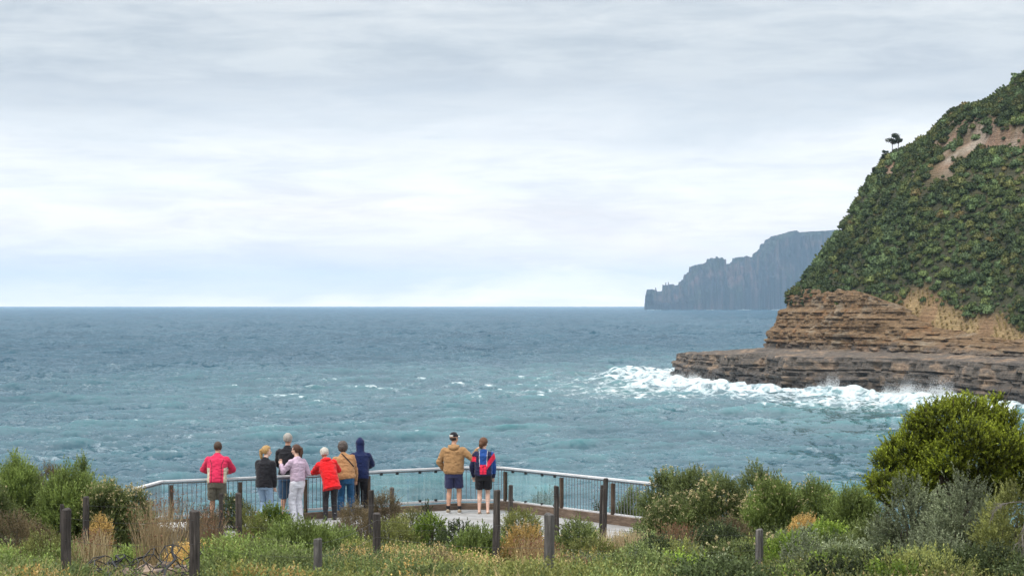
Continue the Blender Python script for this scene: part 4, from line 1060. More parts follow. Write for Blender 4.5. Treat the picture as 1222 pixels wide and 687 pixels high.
def reeds(px, Y, w, h, n, lab, col, seed, heads=True):
    """a clump of upright dry stalks, some with seed heads"""
    g = np.random.default_rng(seed); x0 = (px-611)/F*Y; hw = w/F*Y
    z0 = float(ground_z(x0, Y)); B = np.stack([g.uniform(-hw, hw, n)*g.uniform(.3, 1.1, n), g.normal(0, hw*.6, n), np.zeros(n)], -1)
    B[:, 2] = ground_z(B[:, 0]+x0, B[:, 1]+Y)-z0
    d_ = unit(np.stack([g.normal(0, .20, n)+B[:, 0]*.12, g.normal(0, .18, n), np.ones(n)], -1)); ln = h*g.uniform(.5, 1.05, n)
    sd = unit(np.cross(d_, g.normal(size=(n, 3))))*.0035
    bend = np.stack([g.normal(0, .06, n), g.normal(0, .05, n), np.zeros(n)], -1)*ln[:, None]
    m_ = B+d_*ln[:, None]*.55; t_ = B+d_*ln[:, None]+bend
    v = np.stack([B-sd*1.3, B+sd*1.3, m_+sd, m_-sd, t_+sd*.4, t_-sd*.4], 1).reshape(-1, 3); i = np.arange(n)[:, None]*6
    f = np.concatenate([i+np.array([[0, 1, 2, 3]]), i+np.array([[3, 2, 4, 5]])]); c = np.repeat(np.array(col)*g.uniform(.6, 1.3, (n, 1)), 6, 0)
    a = Acc(); a.add(v, f, c)
    if heads:
        k = np.nonzero(g.random(n) < .3)[0]
        for q in range(5):
            p = t_[k]+g.normal(size=(len(k), 3))*np.array([.006, .006, .02])+np.array([0, 0, -.02*q*1.0]); dd = unit(g.normal(size=(len(k), 3))+np.array([0, 0, 1])); s_ = unit(np.cross(dd, g.normal(size=(len(k), 3))))
            r = .018
            a.add(np.stack([p, p+dd*r+s_*r*.4, p+dd*r*2, p+dd*r-s_*r*.4], 1).reshape(-1, 3), np.arange(len(k)*4).reshape(-1, 4), np.repeat(np.array([[.20, .10, .06]])*g.uniform(.7, 1.5, (len(k), 1)), 4, 0))
    o = link('dry_reed_clump', a.mesh('dry_reed_clump'), M_leaf, loc=(x0, Y, z0)); tag(o, lab, 'grass clump', 'clumps of dry stalks in the scrub')
reeds(190, 34, 26, 1.0, 420, 'tall clump of dry straw-coloured stalks in front of the concrete bench', (.36, .28, .16), 1)
reeds(222, 41, 18, 1.25, 150, 'sparse tall dark reeds rising before the railing left of the pink-jacketed man', (.18, .14, .09), 2)
reeds(248, 40, 16, .9, 220, 'brown dry stalks in front of the legs of the pink-jacketed man', (.24, .17, .10), 3)
reeds(384, 39, 24, .45, 260, 'short dry stalks at the front edge of the pavement below the woman in red', (.30, .20, .11), 4)
reeds(745, 36, 26, .55, 900, 'pale blond grass clump beside the right part of the platform', (.50, .40, .24), 5, False)
reeds(806, 36, 20, .62, 300, 'upright brown dry stalks right of the pale blond grass', (.27, .18, .10), 6)
reeds(285, 33, 14, .5, 160, 'dry straw stalks beside the dark post below the girl in black', (.36, .28, .16), 7)
reeds(112, 33, 22, .6, 320, 'dry yellow stalks between the two left posts', (.44, .36, .21), 8)
reeds(640, 31.5, 26, .5, 520, 'dense dry ginger stalks at the foot of the golden bush', (.46, .35, .18), 9)
reeds(690, 30, 30, .35, 260, 'short dry stalks right of the nearest grey post', (.33, .25, .12), 10)
def ground_cover():
    g = np.random.default_rng(21); n = 105000
    Y = 17+29*g.random(n)**.85; X = g.uniform(-.245, .245, n)*Y
    bare = fbm(X/3.2, Y/3.2, seed=131, octv=3)
    px = 611+X/Y*F
    keep = (bare > -.16-.2*g.random(n)) & ~((px > 96) & (px < 245) & (Y < 45.5) & (g.random(n) < .93)) & ~((Y > 43.8) & (px > 200))
    X, Y = X[keep], Y[keep]; n = len(X); Z = ground_z(X, Y)
    P = np.stack([X, Y, Z-.02], -1)
    zone = fbm(X/2.6, Y/2.6, seed=133, octv=3)+.25*g.normal(size=n); z2 = fbm(X/4, Y/4, seed=134)
    D = unit(np.stack([g.normal(0, .35, n), g.normal(0, .35, n), np.ones(n)], -1))
    L_ = g.uniform(.08, .26, n)*(1+.5*(z2 > .1))
    cA, cB, cC, cD = (np.array(q) for q in ((.11, .15, .045), (.18, .19, .055), (.075, .105, .040), (.38, .29, .13)))
    col = np.where((zone > .12)[:, None], cB, np.where((zone < -.18)[:, None], cC, cA)); col = np.where((z2-zone*.3 > .42)[:, None], cD, col)*g.uniform(.7, 1.35, (n, 1))
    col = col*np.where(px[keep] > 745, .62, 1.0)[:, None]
    V, Fc, C = leaves_on(P, D, L_, 11, .045, .020, col, col*1.6, g, 1.1, tip=.5)
    link('ground_cover', np_mesh('ground_cover', V, Fc, {'Col': C}), M_leaf, kind='stuff')
    # grass blades
    n = 42000; Y = 17+28*g.random(n)**.85; X = g.uniform(-.245, .245, n)*Y
    gr = fbm(X/2.0, Y/2.0, seed=141, octv=3); px = 611+X/Y*F
    keep = (gr > -.05) & ~((Y > 43.6) & (px > 200)) & ~((px > 96) & (px < 245) & (g.random(n) < .94)); X, Y, gr = X[keep], Y[keep], gr[keep]; n = len(X)
    B = np.stack([X, Y, ground_z(X, Y)-.02], -1); d_ = unit(np.stack([g.normal(0, .35, n), g.normal(0, .3, n), np.ones(n)], -1)); ln = g.uniform(.12, .36, n)
    an = g.uniform(0, 6.28, n); sd = np.stack([np.cos(an), np.sin(an), 0*an], -1)*.006
    m_ = B+d_*ln[:, None]*.6; t_ = B+d_*ln[:, None]+np.stack([g.normal(0, .05, n), g.normal(0, .04, n), -.02+0*an], -1)
    v = np.stack([B-sd, B+sd, m_+sd*.8, m_-sd*.8, t_+sd*.15, t_-sd*.15], 1).reshape(-1, 3); i = np.arange(n)[:, None]*6
    f = np.concatenate([i+np.array([[0, 1, 2, 3]]), i+np.array([[3, 2, 4, 5]])])
    dry = vnoise(X/1.7, Y/1.7, seed=142)+.3*g.normal(size=n)
    c = np.where((dry > .2)[:, None], np.array([.42, .33, .16]), np.where((dry > -.25)[:, None], np.array([.21, .23, .075]), np.array([.13, .175, .055])))*g.uniform(.7, 1.3, (n, 1))
    link('grass_cover', np_mesh('grass', v, f, {'Col': np.repeat(c, 6, 0)}), M_leaf, kind='stuff')
ground_cover()
def low_scrub():
    """the tangle of knee-high plants that fills the slope in front of the platform"""
    g = np.random.default_rng(55); a = Acc()
    for k in range(420):
        Y = g.uniform(22.5, 41); px = g.uniform(-40, 1262) if k < 330 else g.uniform(740, 1240); x = (px-611)/F*Y
        if 94 < px < 246 and g.random() < .93: continue
        if any(abs(px-q) < 34 and Y < yq+.5 for q, yq in ((79, 25.5), (232, 26.5), (379, 27.5), (449.5, 31), (593, 33), (655.5, 25.5), (906, 31))): continue
        if Y > 37 and 330 < px < 620 and g.random() < .5: continue
        r = g.uniform(.18, .55)*(1.1 if Y < 30 else 1); hz = g.uniform(.08, .30)*(1.9 if px > 760 else 1)*(.75 if Y < 27 else 1)
        zn = float(fbm(x/3.0, Y/3.0, seed=151, octv=2)); q = g.random()
        if px > 760: sty = ('heath', 'grey', 'olive', 'dark', 'bright', 'heath', 'dark')[int(q*7)]
        elif zn > .12: sty = ('olive', 'gold', 'feather', 'olive')[int(q*4)]
        elif zn < -.15: sty = ('heath', 'dark', 'grey', 'heath')[int(q*4)]
        else: sty = ('feather', 'bright', 'olive', 'rusty', 'heath')[int(q*5)]
        st = STY[sty]; z0 = float(ground_z(x, Y)); n = int(1150*r*r*(1+hz))+40
        u = unit(g.normal(size=(n, 3))); u[:, 2] = np.abs(u[:, 2])
        rr = g.uniform(.35, 1, n)**.5*(1+.3*fbm(u[:, 0]*2+k, u[:, 1]*2, u[:, 2]*2, seed=k, octv=2))
        P = np.array([x, Y, z0])+u*rr[:, None]*np.array([r, r*.9, hz]); cl = fbm(P[:, 0]*3, P[:, 1]*3, P[:, 2]*3, seed=7, octv=2)
        D = unit(u*(1-st['up'])+np.array([0, 0, st['up']])+g.normal(size=(n, 3))*.35); tn = g.uniform(.7, 1.5)
        col = np.array(st['col'])*(.8+.7*cl[:, None]+.3*g.random((n, 1))).clip(.3, 1.6)*tn; tip = np.array(st['tip'])*(.5+.7*g.random((n, 1)))*tn
        V, Fc, C = leaves_on(P, D, st['L']*.75*g.uniform(.5, 1.4, n), 9, st['ll']*.95, st['lw']*1.1, col, tip, g, st['spread'], tip=.7); a.add(V, Fc, C)
        if g.random() < .3:
            m = 14; idx = g.integers(0, n, m); fa = flowers(P[idx]+D[idx]*.12, D[idx], .022, CREAM, g, 5)
            a.add(*[np.vstack(q_) if i_ != 1 else np.vstack(q_) for i_, q_ in enumerate((fa.V, fa.F, fa.C))])
    link('low_scrub', a.mesh('low_scrub'), M_leaf, kind='stuff')
low_scrub()
def ridge_trees():
    """single trees on the headland's skyline"""
    for i, (px, py, h, lab) in enumerate(((1065, 166, 26, 'windswept tree standing tallest on the headland skyline'), (1072, 172, 20, 'smaller windswept tree just right of the tallest skyline tree'),
                                          (1053, 184, 10, 'tiny leaning tree on the skyline left of the tallest one'), (1043, 192, 10, 'lowest tiny tree on the headland skyline'), (1058, 182, 12, 'small flat-topped tree between the tiny ones and the tallest skyline tree'))):
        # stand it on the crest of the hill along this line of sight
        pxs = 611+F*HV[..., 0]/HV[..., 1]; mk = np.abs(pxs-px) < 2.0; pts = HV[mk]; e = (pts[:, 2]-EYE)/pts[:, 1]; b = pts[e.argmax()]
        s_ = F/b[1]; top = EYE+(HZ-py)/s_; H = (5.4, 4.4, 2.6, 2.2, 2.8)[i]; g = random.Random(i)
        t = thing('skyline_tree', tuple(b), lab, 'tree', 'single trees on the headland skyline')
        m = MB(); m.tube([(0, 0, -.6), (.15, 0, H*.4), (-.1+.08*i, 0, H*.9)], [.12, .09, .04], 6); a = Acc(); gg = np.random.default_rng(i)
        for k in range(7):
            z = H*g.uniform(.45, .98); x = g.uniform(-1, 1)*H*.22; y = g.uniform(-.5, .5)*H*.3; r = g.uniform(.5, .95)*H/5
            m.tube([(0, 0, z*.75), (x, y, z)], [.07, .03], 5)
            n = 260; u = unit(gg.normal(size=(n, 3)))*np.array([1.1, 1.1, .75])*r*gg.uniform(.5, 1, (n, 1))+np.array([x, y, z]); d_ = unit(gg.normal(size=(n, 3))); s2 = unit(np.cross(d_, gg.normal(size=(n, 3))))
            q = .13; a.add(np.stack([u, u+d_*q+s2*q*.5, u+d_*q*2, u+d_*q-s2*q*.5], 1).reshape(-1, 3), np.arange(n*4).reshape(-1, 4), np.repeat(np.array([[.045, .06, .035]])*gg.uniform(.7, 1.4, (n, 1)), 4, 0))
        m.build('trunk', M_bark, t); link('crown', a.mesh('crown'), M_leaf, t)
ridge_trees()
# ================================================================ people
def loft_into(bm, pts, rad, side=None, n=14, cap=True):
    """closed tube through pts; rad = list of (across, along) radii; side = direction of the first radius"""
    pts = [Vector(p) for p in pts]; rings = []; u = None
    for i, p in enumerate(pts):
        d_ = (pts[min(i+1, len(pts)-1)]-pts[max(i-1, 0)]).normalized()
        if side is not None: s_ = Vector(side); u = (s_-d_*s_.dot(d_)).normalized()
        elif u is None: u = d_.orthogonal().normalized()
        else: u = (u-d_*u.dot(d_)).normalized()
        v = d_.cross(u); r = rad[i] if hasattr(rad[i], '__len__') else (rad[i], rad[i])
        rings.append([bm.verts.new(p+u*math.cos(k*2*math.pi/n)*r[0]+v*math.sin(k*2*math.pi/n)*r[1]) for k in range(n)])
    for a, b in zip(rings, rings[1:]):
        for k in range(n): bm.faces.new((a[k], a[(k+1) % n], b[(k+1) % n], b[k]))
    if cap: bm.faces.new(rings[0][::-1]); bm.faces.new(rings[-1])
def ball_into(bm, c, r, M=None, sub=2):
    rr = bmesh.ops.create_icosphere(bm, subdivisions=sub, radius=1); r = r if hasattr(r, '__len__') else (r, r, r)
    T = Matrix.Translation(c) @ (M.to_4x4() if M else Matrix.Identity(4)) @ Matrix.Diagonal((*r, 1))
    bmesh.ops.transform(bm, matrix=T, verts=rr['verts'])
def limb_into(bm, pts, rad, n=12):
    """limb with rounded joints"""
    loft_into(bm, pts, rad, None, n)
    for p, r in zip(pts, rad): ball_into(bm, Vector(p), r*.985 if not hasattr(r, '__len__') else min(r)*.98)
def remesh(bm, voxel, smooth=4, wr=0.0, wseed=0, wscale=9):
    """one continuous smoothed surface from overlapping pieces, with optional cloth folds"""
    bmesh.ops.triangulate(bm, faces=bm.faces[:]); bmesh.ops.recalc_face_normals(bm, faces=bm.faces[:])
    me = bpy.data.meshes.new('tmp'); bm.to_mesh(me); bm.free(); o = bpy.data.objects.new('tmp', me); COL.objects.link(o)
    r = o.modifiers.new('r', 'REMESH'); r.mode = 'VOXEL'; r.voxel_size = voxel; r.use_smooth_shade = True
    if smooth: s = o.modifiers.new('s', 'SMOOTH'); s.factor = .5; s.iterations = smooth
    dg = bpy.context.evaluated_depsgraph_get(); out = bpy.data.meshes.new_from_object(o.evaluated_get(dg)); bpy.data.objects.remove(o)
    if wr:
        n = len(out.vertices); V = np.empty(n*3, np.float32); N = np.empty(n*3, np.float32)
        out.vertices.foreach_get('co', V); out.vertex_normals.foreach_get('vector', N); V = V.reshape(-1, 3); N = N.reshape(-1, 3)
        d_ = 1-np.abs(fbm(V[:, 0]*wscale, V[:, 1]*wscale, V[:, 2]*wscale*1.6, seed=wseed, octv=3))*2.2
        out.vertices.foreach_set('co', (V+N*(d_*wr)[:, None]).astype(np.float32).ravel())
    out.polygons.foreach_set('use_smooth', [True]*len(out.polygons)); out.update()
    return out
def paint(me, mats, fn):
    """choose a material per face from the cloth pattern fn(center, normal) -> index"""
    for m in mats: me.materials.append(m)
    for p in me.polygons: p.material_index = fn(p.center, p.normal)
def cloth(name, col, rough=.85, var=.12):
    t = NT(name); p = t.objpos(); n = t.noise(p, 14, 6, .65)
    lo = tuple(c*(1-var*2) for c in col); hi = tuple(min(1, c*(1+var)) for c in col)
    t.set(base=t.ramp(n, [(.3, lo), (.7, hi)]), rough=rough, spec=.2); t.b.inputs['Sheen Weight'].default_value = .15
    w_ = t.noise(p, 420, 2); t.bump(w_, .25, .002); return t.m
def skin(name, col):
    t = NT(name); n = t.noise(t.objpos(), 9, 4)
    t.set(base=t.ramp(n, [(.35, tuple(c*.85 for c in col)), (.65, tuple(min(1, c*1.1) for c in col))]), rough=.5, spec=.35)
    t.b.inputs['Subsurface Weight'].default_value = .08; t.b.inputs['Subsurface Radius'].default_value = (.02, .008, .005); return t.m
def hair_mat(name, col):
    t = NT(name); n = t.noise(t.objpos((60, 60, 14)), 1.6, 6, .7)
    t.set(base=t.ramp(n, [(.3, tuple(c*.45 for c in col)), (.55, col), (.72, tuple(min(1, c*1.7) for c in col))]), rough=.6, spec=.3); t.bump(n, .8, .006); return t.m
def ik(a, b, l1, l2, pole):
    a, b, pole = Vector(a), Vector(b), Vector(pole); d_ = b-a; L = min(d_.length, (l1+l2)*.995); d_.normalize(); b = a+d_*L
    x = (l1*l1-l2*l2+L*L)/(2*L); h = math.sqrt(max(l1*l1-x*x, 0)); p = (pole-d_*pole.dot(d_)).normalized()
    return a+d_*x+p*h, b
SKIN = skin('skin', (.50, .28, .19)); SKIN2 = skin('pale skin', (.62, .40, .31))
BLACK = cloth('black cloth', (.012, .012, .016)); NAVY = cloth('navy cloth', (.012, .018, .06)); WHITE = cloth('white rubber', (.65, .65, .65)); SHOE_D = cloth('dark shoe', (.03, .03, .035)); SHOE_T = cloth('tan shoe', (.30, .24, .17))
EYE_M = plain('eye', (.05, .035, .03), .2, 0, .1, 5)
def person(px, feet_y, h, yaw, label, P):
    """P: pose and dress. local frame: +Y is where the chest faces, X to the figure's right"""
    Y = (EYE-DECK)*F/(feet_y-HZ); root = thing('person', ((px-611)/F*Y, Y, DECK), label, 'person', 'people at the lookout railing', math.radians(yaw)); S = h/1.75; root.scale = (S, S, S)
    g = P.get; lean = math.radians(g('lean', 4)); tilt = math.radians(g('tilt', 0)); wid = g('wide', 1.0); belly = g('belly', 1.0)
    hipz = .92
    hip = Vector((0, -math.sin(lean)*.18, hipz))
    def up(z, y=0, x=0):     # a point on the spine frame: z above the hip, y forward, x right
        v = Vector((x, y, z)); bend = Matrix.Rotation(-lean*(1 if z < .3 else 1+g('hunch', .25)), 3, 'X') @ v
        return hip+Matrix.Rotation(tilt, 3, 'Y') @ bend
    sh = .175*wid; shL, shR = up(.452, 0, -sh), up(.452, 0, sh); neck0, neck1 = up(.53, -.01), up(.64, .02+g('neckf', .0))
    hc = neck1+Vector((0, .015, .085)) + Vector((math.sin(tilt)*.03, math.sin(lean)*.05, 0))
    HM = Matrix.Rotation(math.radians(g('hyaw', 0)), 3, 'Z') @ Matrix.Rotation(math.radians(-g('hpitch', 0)), 3, 'X') @ Matrix.Rotation(math.radians(g('hroll', 0)), 3, 'Y')
    def H(x, y, z): return hc+HM @ Vector((x, y, z))
    st = g('stance', .10); fy = g('stagger', .0)
    hips = [hip+Vector((-.09, 0, -.02)), hip+Vector((.09, 0, -.02))]
    ank = [Vector((-st, fy, .075)), Vector((st, -fy, .075))]
    knee = [ik(hips[i], ank[i], .44, .41, (0.0, 1, 0))[0] for i in (0, 1)]
    hands = [g('handL', (-.25, .12, .78)), g('handR', (.25, .12, .78))]; poles = [g('poleL', (-.5, -.6, -.3)), g('poleR', (.5, -.6, -.3))]
    arm = []
    for i, s_ in ((0, shL), (1, shR)):
        e, w_ = ik(s_, hands[i], .29, .255, poles[i]); arm.append((s_, e, w_))
    sk = g('skin', SKIN)
    # ---- body: one continuous surface
    bm = bmesh.new()
    t = .92
    loft_into(bm, [up(-.10), up(0), up(.14, .005), up(.30, .01), up(.43, .0), up(.50), up(.54)], [(.13, .10), (.155*t, .11), (.135*t, .095*belly), (.15*t*wid, .11), (.165*t*wid, .11), (.12*wid, .075), (.06, .055)], (1, 0, 0))
    for i in (0, 1):
        limb_into(bm, [hips[i], hips[i].lerp(knee[i], .5), knee[i], knee[i].lerp(ank[i], .3), knee[i].lerp(ank[i], .7), ank[i]], [.083, .072, .054, .057, .042, .034])
        a = ank[i]; foot = [a+Vector((0, -.03, -.02)), a+Vector((0, .04, -.035)), a+Vector((0, .12, -.05)), a+Vector((0, .17, -.055))]
        loft_into(bm, foot, [(.033, .04), (.038, .036), (.042, .024), (.034, .016)], (1, 0, 0), 10); ball_into(bm, a+Vector((0, -.035, -.035)), .034)
        s_, e, w_ = arm[i]
        limb_into(bm, [s_, s_.lerp(e, .5), e, e.lerp(w_, .35), w_], [.052, .044, .037, .036, .025])
        # hand: palm, four unequal bent fingers, thumb from the side of the palm
        hd = (w_-e).normalized(); cd = Vector(g('curl', (0, .3, -1))).normalized(); hd = (hd+cd*.45).normalized(); sd = hd.cross(Vector((0, 0, 1)) if abs(hd.z) < .9 else Vector((0, 1, 0))).normalized(); nn = sd.cross(hd).normalized()
        if nn.dot(cd) < 0: nn = -nn
        pc = w_+hd*.045
        loft_into(bm, [w_-hd*.01, w_+hd*.03, w_+hd*.085], [(.024, .019), (.036, .016), (.038, .013)], sd, 10)
        for f, (o_, ln) in enumerate(((-.029, .058), (-.010, .068), (.010, .064), (.028, .050))):
            b0 = w_+hd*.078+sd*o_; k1 = b0+(hd*.85+nn*.45).normalized()*ln*.5; k2 = k1+(hd*.35+nn*.9).normalized()*ln*.5
            loft_into(bm, [b0, k1, k2], [.0095, .0088, .0075], None, 7)
        sg = -1 if i == 0 else 1
        b0 = w_+hd*.02-sd*.028; loft_into(bm, [b0, b0+(hd*.6-sd*.7+nn*.2)*.034, b0+(hd*.95-sd*.45+nn*.5)*.062], [.013, .0105, .008], None, 7)
    loft_into(bm, [neck0-Vector((0, 0, .04)), neck0, neck1, hc+Vector((0, 0, -.04))], [(.068, .06), (.056, .056), (.052, .054), (.05, .055)], (1, 0, 0))
    ball_into(bm, H(0, -.012, .038), (.082, .100, .095), HM, 3)              # skull
    ball_into(bm, H(0, .02, -.035), (.065, .074, .077), HM, 3)               # face and jaw
    ball_into(bm, H(0, .058, -.085), (.026, .022, .022), HM)                # chin
    loft_into(bm, [H(0, .082, .012), H(0, .100, -.018), H(0, .108, -.034), H(0, .088, -.042)], [.009, .012, .015, .010], None, 8)   # nose
    ball_into(bm, H(0, .078, .022), (.048, .016, .012), HM)                 # brow
    ball_into(bm, H(0, .086, -.063), (.024, .009, .007), HM); ball_into(bm, H(0, .083, -.072), (.020, .009, .006), HM)  # lips
    for q in (-1, 1):
        ball_into(bm, H(q*.052, .058, -.02), (.018, .018, .018), HM); ball_into(bm, H(q*.078, -.005, -.005), (.009, .018, .030), HM)   # cheeks, ears
    me = remesh(bm, .0085, 3); link('body', me, sk, root)
    for q in (-1, 1):
        b = bmesh.new(); ball_into(b, H(q*.030, .082, .002), (.0125, .008, .008), HM, 2); m_ = bpy.data.meshes.new('eye'); b.to_mesh(m_); b.free(); link('eye', m_, EYE_M, root)
    # ---- trousers or shorts
    leg = g('legs', 'long'); bm = bmesh.new(); lw = g('legw', 1.0)
    loft_into(bm, [up(.10), up(.03), up(-.05), hip+Vector((0, 0, -.13))], [(.150*wid, .112*belly), (.168, .125), (.178, .130), (.165, .12)], (1, 0, 0))
    for i in (0, 1):
        if leg == 'long':
            k = 1.0 if g('slim') else 1.28
            limb_into(bm, [hips[i], hips[i].lerp(knee[i], .5), knee[i], knee[i].lerp(ank[i], .35), knee[i].lerp(ank[i], .75), ank[i]+Vector((0, 0, .0))], [.102*lw, .088*lw, .066*k*lw, .066*k*lw, .055*k*lw, .050*k*lw])
        else:
            e_ = g('short_len', .72); q = hips[i].lerp(knee[i], e_)
            loft_into(bm, [hips[i]+Vector((0, 0, .03)), hips[i].lerp(knee[i], .35), q], [.105*lw, .108*lw, .104*lw], (1, 0, 0)); ball_into(bm, hips[i], .10)
    me = remesh(bm, .011, 4, .009, int(px), 10)
    m_ = g('leg_mat'); link('trousers' if leg == 'long' else 'shorts', me, m_, root)
    # ---- top
    bm = bmesh.new(); b_ = g('bulk', 1.0); hem = g('hem', -.04)
    loft_into(bm, [up(hem), up(hem+.05), up(.14, .0), up(.30, .0), up(.43, -.005), up(.495), up(.545, -.01), up(.575, 0)],
              [(.172*b_*wid*g('hemw', 1), .132*b_*belly*g('hemw', 1)), (.182*b_*wid, .142*b_*belly), (.172*b_*wid, .138*b_*belly), (.185*b_*wid, .138*b_), (.192*b_*wid, .130*b_), (.158*wid*b_, .105), (.092, .082), (.066, .066)], (1, 0, 0), 20)
    for i in (0, 1):
        s_, e, w_ = arm[i]; cl_ = g('cuff', .03); q = w_-(w_-e).normalized()*cl_
        limb_into(bm, [s_, s_.lerp(e, .5), e, e.lerp(q, .5), q], [.074*b_, .065*b_, .058*b_, .052*b_, .040*b_])
    me = remesh(bm, .010, 4, .013*g('fold', 1), int(px)+3, 9)
    tm = g('top_mat'); top = link(g('top_name', 'sweater'), me, None, root)
    inv = lambda c: (c.x, c.y, c.z)
    if g('pattern'): paint(me, tm, g('pattern'))
    else: me.materials.append(tm)
    # ---- hood
    if g('hood') == 'down':
        bm = bmesh.new(); pts = [up(.53, .06, -.07), up(.545, -.02, -.095), up(.52, -.10, -.06), up(.50, -.125, 0), up(.52, -.10, .06), up(.545, -.02, .095), up(.53, .06, .07)]
        loft_into(bm, pts, [.028, .040, .046, .052, .046, .040, .028], None, 10); link('hood', remesh(bm, .010, 4, .005, 5), tm if not g('pattern') else tm[0], top)
    if g('hood') == 'up':
        bm = bmesh.new(); ball_into(bm, H(0, -.018, .03), (.105, .120, .118), HM, 3); loft_into(bm, [H(0, -.02, .10), H(0, -.06, .150)], [.075, .03]); loft_into(bm, [up(.47, -.03), up(.56, -.01), H(0, -.02, 0)], [(.12, .09), (.095, .085), (.10, .10)], (1, 0, 0), 16)
        me = remesh(bm, .010, 4, .006, 6); link('hood', me, tm, top)
    if g('collar'):
        bm = bmesh.new(); loft_into(bm, [up(.53), up(.60, .01)], [(.078, .076), (.068, .068)], (1, 0, 0), 16); link('collar', remesh(bm, .009, 2), g('collar'), top)
    # ---- hair
    hair = g('hair'); hm = g('hair_mat')
    if hair and hair != 'cap' and g('hood') != 'up':
        bm = bmesh.new(); bmesh.ops.create_icosphere(bm, subdivisions=5, radius=1)
        big = {'short': 1.12, 'bald': 1.05, 'pony': 1.15, 'curly': 1.38, 'fluffy': 1.22, 'tied': 1.18}[hair]; lump = {'short': .07, 'bald': .02, 'pony': .05, 'curly': .20, 'fluffy': .15, 'tied': .09}[hair]
        for v in bm.verts:
            n_ = v.co.copy(); r = big+lump*float(fbm(n_.x*4, n_.y*4, n_.z*4, seed=int(px), octv=3))
            face = (n_.y > .38 and n_.z < .42) or (n_.z < (-.62 if hair not in ('curly',) else -.8)) or (n_.y > .0 and n_.z < -.15)
            if face: r = .80
            v.co = H(n_.x*.085*r, -.012+n_.y*.103*r, .032+n_.z*.099*r*(1.12 if n_.z < 0 else 1))
        m_ = bpy.data.meshes.new('hair'); bm.to_mesh(m_); bm.free(); m_.polygons.foreach_set('use_smooth', [True]*len(m_.polygons)); ho = link('hair', m_, hm, root)
        if hair in ('pony', 'tied'):
            bm = bmesh.new(); ps = g('pony_pts'); ll = g('pony_r', [.022, .034, .036, .028, .010]); loft_into(bm, [H(*p) for p in ps], ll, None, 10)
            link('ponytail', remesh(bm, .008, 2, .007, 9, 26), hm, root)
    if hair == 'cap':
        bm = bmesh.new(); bmesh.ops.create_icosphere(bm, subdivisions=4, radius=1)
        for v in bm.verts:
            n_ = v.co.copy(); zz = max(n_.z, -.05); rr_ = 1.09 if n_.z > -.05 else .95
            v.co = H(n_.x*.083*rr_, -.010+n_.y*.100*rr_, .040+zz*.095*1.08)
        m_ = bpy.data.meshes.new('cap'); bm.to_mesh(m_); bm.free()
        co = link('cap', m_, None, root)
        capw = cloth('cap light panel', (.55, .54, .5))
        Hi = HM.inverted()
        def cf(c, n):
            q = Hi @ (Vector(c)-hc); return 1 if (q.y < -.055 and q.z < .075 and abs(q.x) < .055) or (q.y > .03 and q.z > .09) else 0
        paint(m_, [BLACK, capw], cf); m_.polygons.foreach_set('use_smooth', [True]*len(m_.polygons))
        bm = bmesh.new(); 
        pts = [(math.sin(a)*.072, .078+math.cos(a)*.075) for a in np.linspace(-1.5, 1.5, 13)]
        vt = [bm.verts.new(H(x, y, .047-2.5*x*x)) for x, y in pts]; vb = [bm.verts.new(H(x, y, .041-2.5*x*x)) for x, y in pts]
        bm.faces.new(vt); bm.faces.new(vb[::-1])
        for k in range(len(vt)): bm.faces.new((vt[k-1], vb[k-1], vb[k], vt[k]))
        m_ = bpy.data.meshes.new('brim'); bm.to_mesh(m_); bm.free(); link('brim', m_, capw, co)
        bm = bmesh.new(); ball_into(bm, H(0, -.02, .0), (.083, .094, .06), HM, 3); m_ = bpy.data.meshes.new('hair'); bm.to_mesh(m_); bm.free(); link('hair', m_, hm, root)
    # ---- shoes and socks
    sm = g('shoe')
    for i in (0, 1):
        a = ank[i]
        if sm:
            bm = bmesh.new(); loft_into(bm, [a+Vector((0, -.075, -.04)), a+Vector((0, -.04, -.025)), a+Vector((0, .03, -.028)), a+Vector((0, .11, -.046)), a+Vector((0, .185, -.056))], [(.028, .03), (.043, .048), (.046, .045), (.050, .032), (.032, .018)], (1, 0, 0), 12)
            link('shoe', remesh(bm, .009, 3), sm, root)
            bm = bmesh.new(); loft_into(bm, [a+Vector((0, -.085, -.066)), a+Vector((0, .05, -.066)), a+Vector((0, .195, -.066))], [(.036, .009), (.052, .009), (.034, .009)], (1, 0, 0), 12); m_ = bpy.data.meshes.new('sole'); bm.to_mesh(m_); bm.free(); link('sole', m_, g('sole', WHITE), root)
        else:
            bm = bmesh.new(); loft_into(bm, [a+Vector((0, -.085, -.070)), a+Vector((0, .05, -.070)), a+Vector((0, .195, -.070))], [(.034, .006), (.048, .006), (.034, .006)], (1, 0, 0), 12); m_ = bpy.data.meshes.new('sandal'); bm.to_mesh(m_); bm.free(); link('sandal', m_, SHOE_T, root)
        if g('sock'):
            bm = bmesh.new(); loft_into(bm, [a+Vector((0, 0, -.01)), a+Vector((0, 0, .09))], [.042, .045]); m_ = bpy.data.meshes.new('sock'); bm.to_mesh(m_); bm.free(); link('sock', m_, g('sock'), root)
    if g('strap'):
        bm = bmesh.new(); s0, s1, off = g('strap'); N_ = 14; pts = []
        for k in range(N_):
            f = k/(N_-1); x = s0[0]*(1-f)+s1[0]*f; z = s0[1]*(1-f)+s1[1]*f; y = -.150*b_*math.sqrt(max(0, 1-(x/(.21*b_))**2))-.004 if off else 0
            pts.append(up(z, y, x))
        loft_into(bm, pts, [(.013, .004)]*N_, (1, 0, .4), 8); m_ = bpy.data.meshes.new('strap'); bm.to_mesh(m_); bm.free(); link('strap', m_, BLACK, root)
    return root
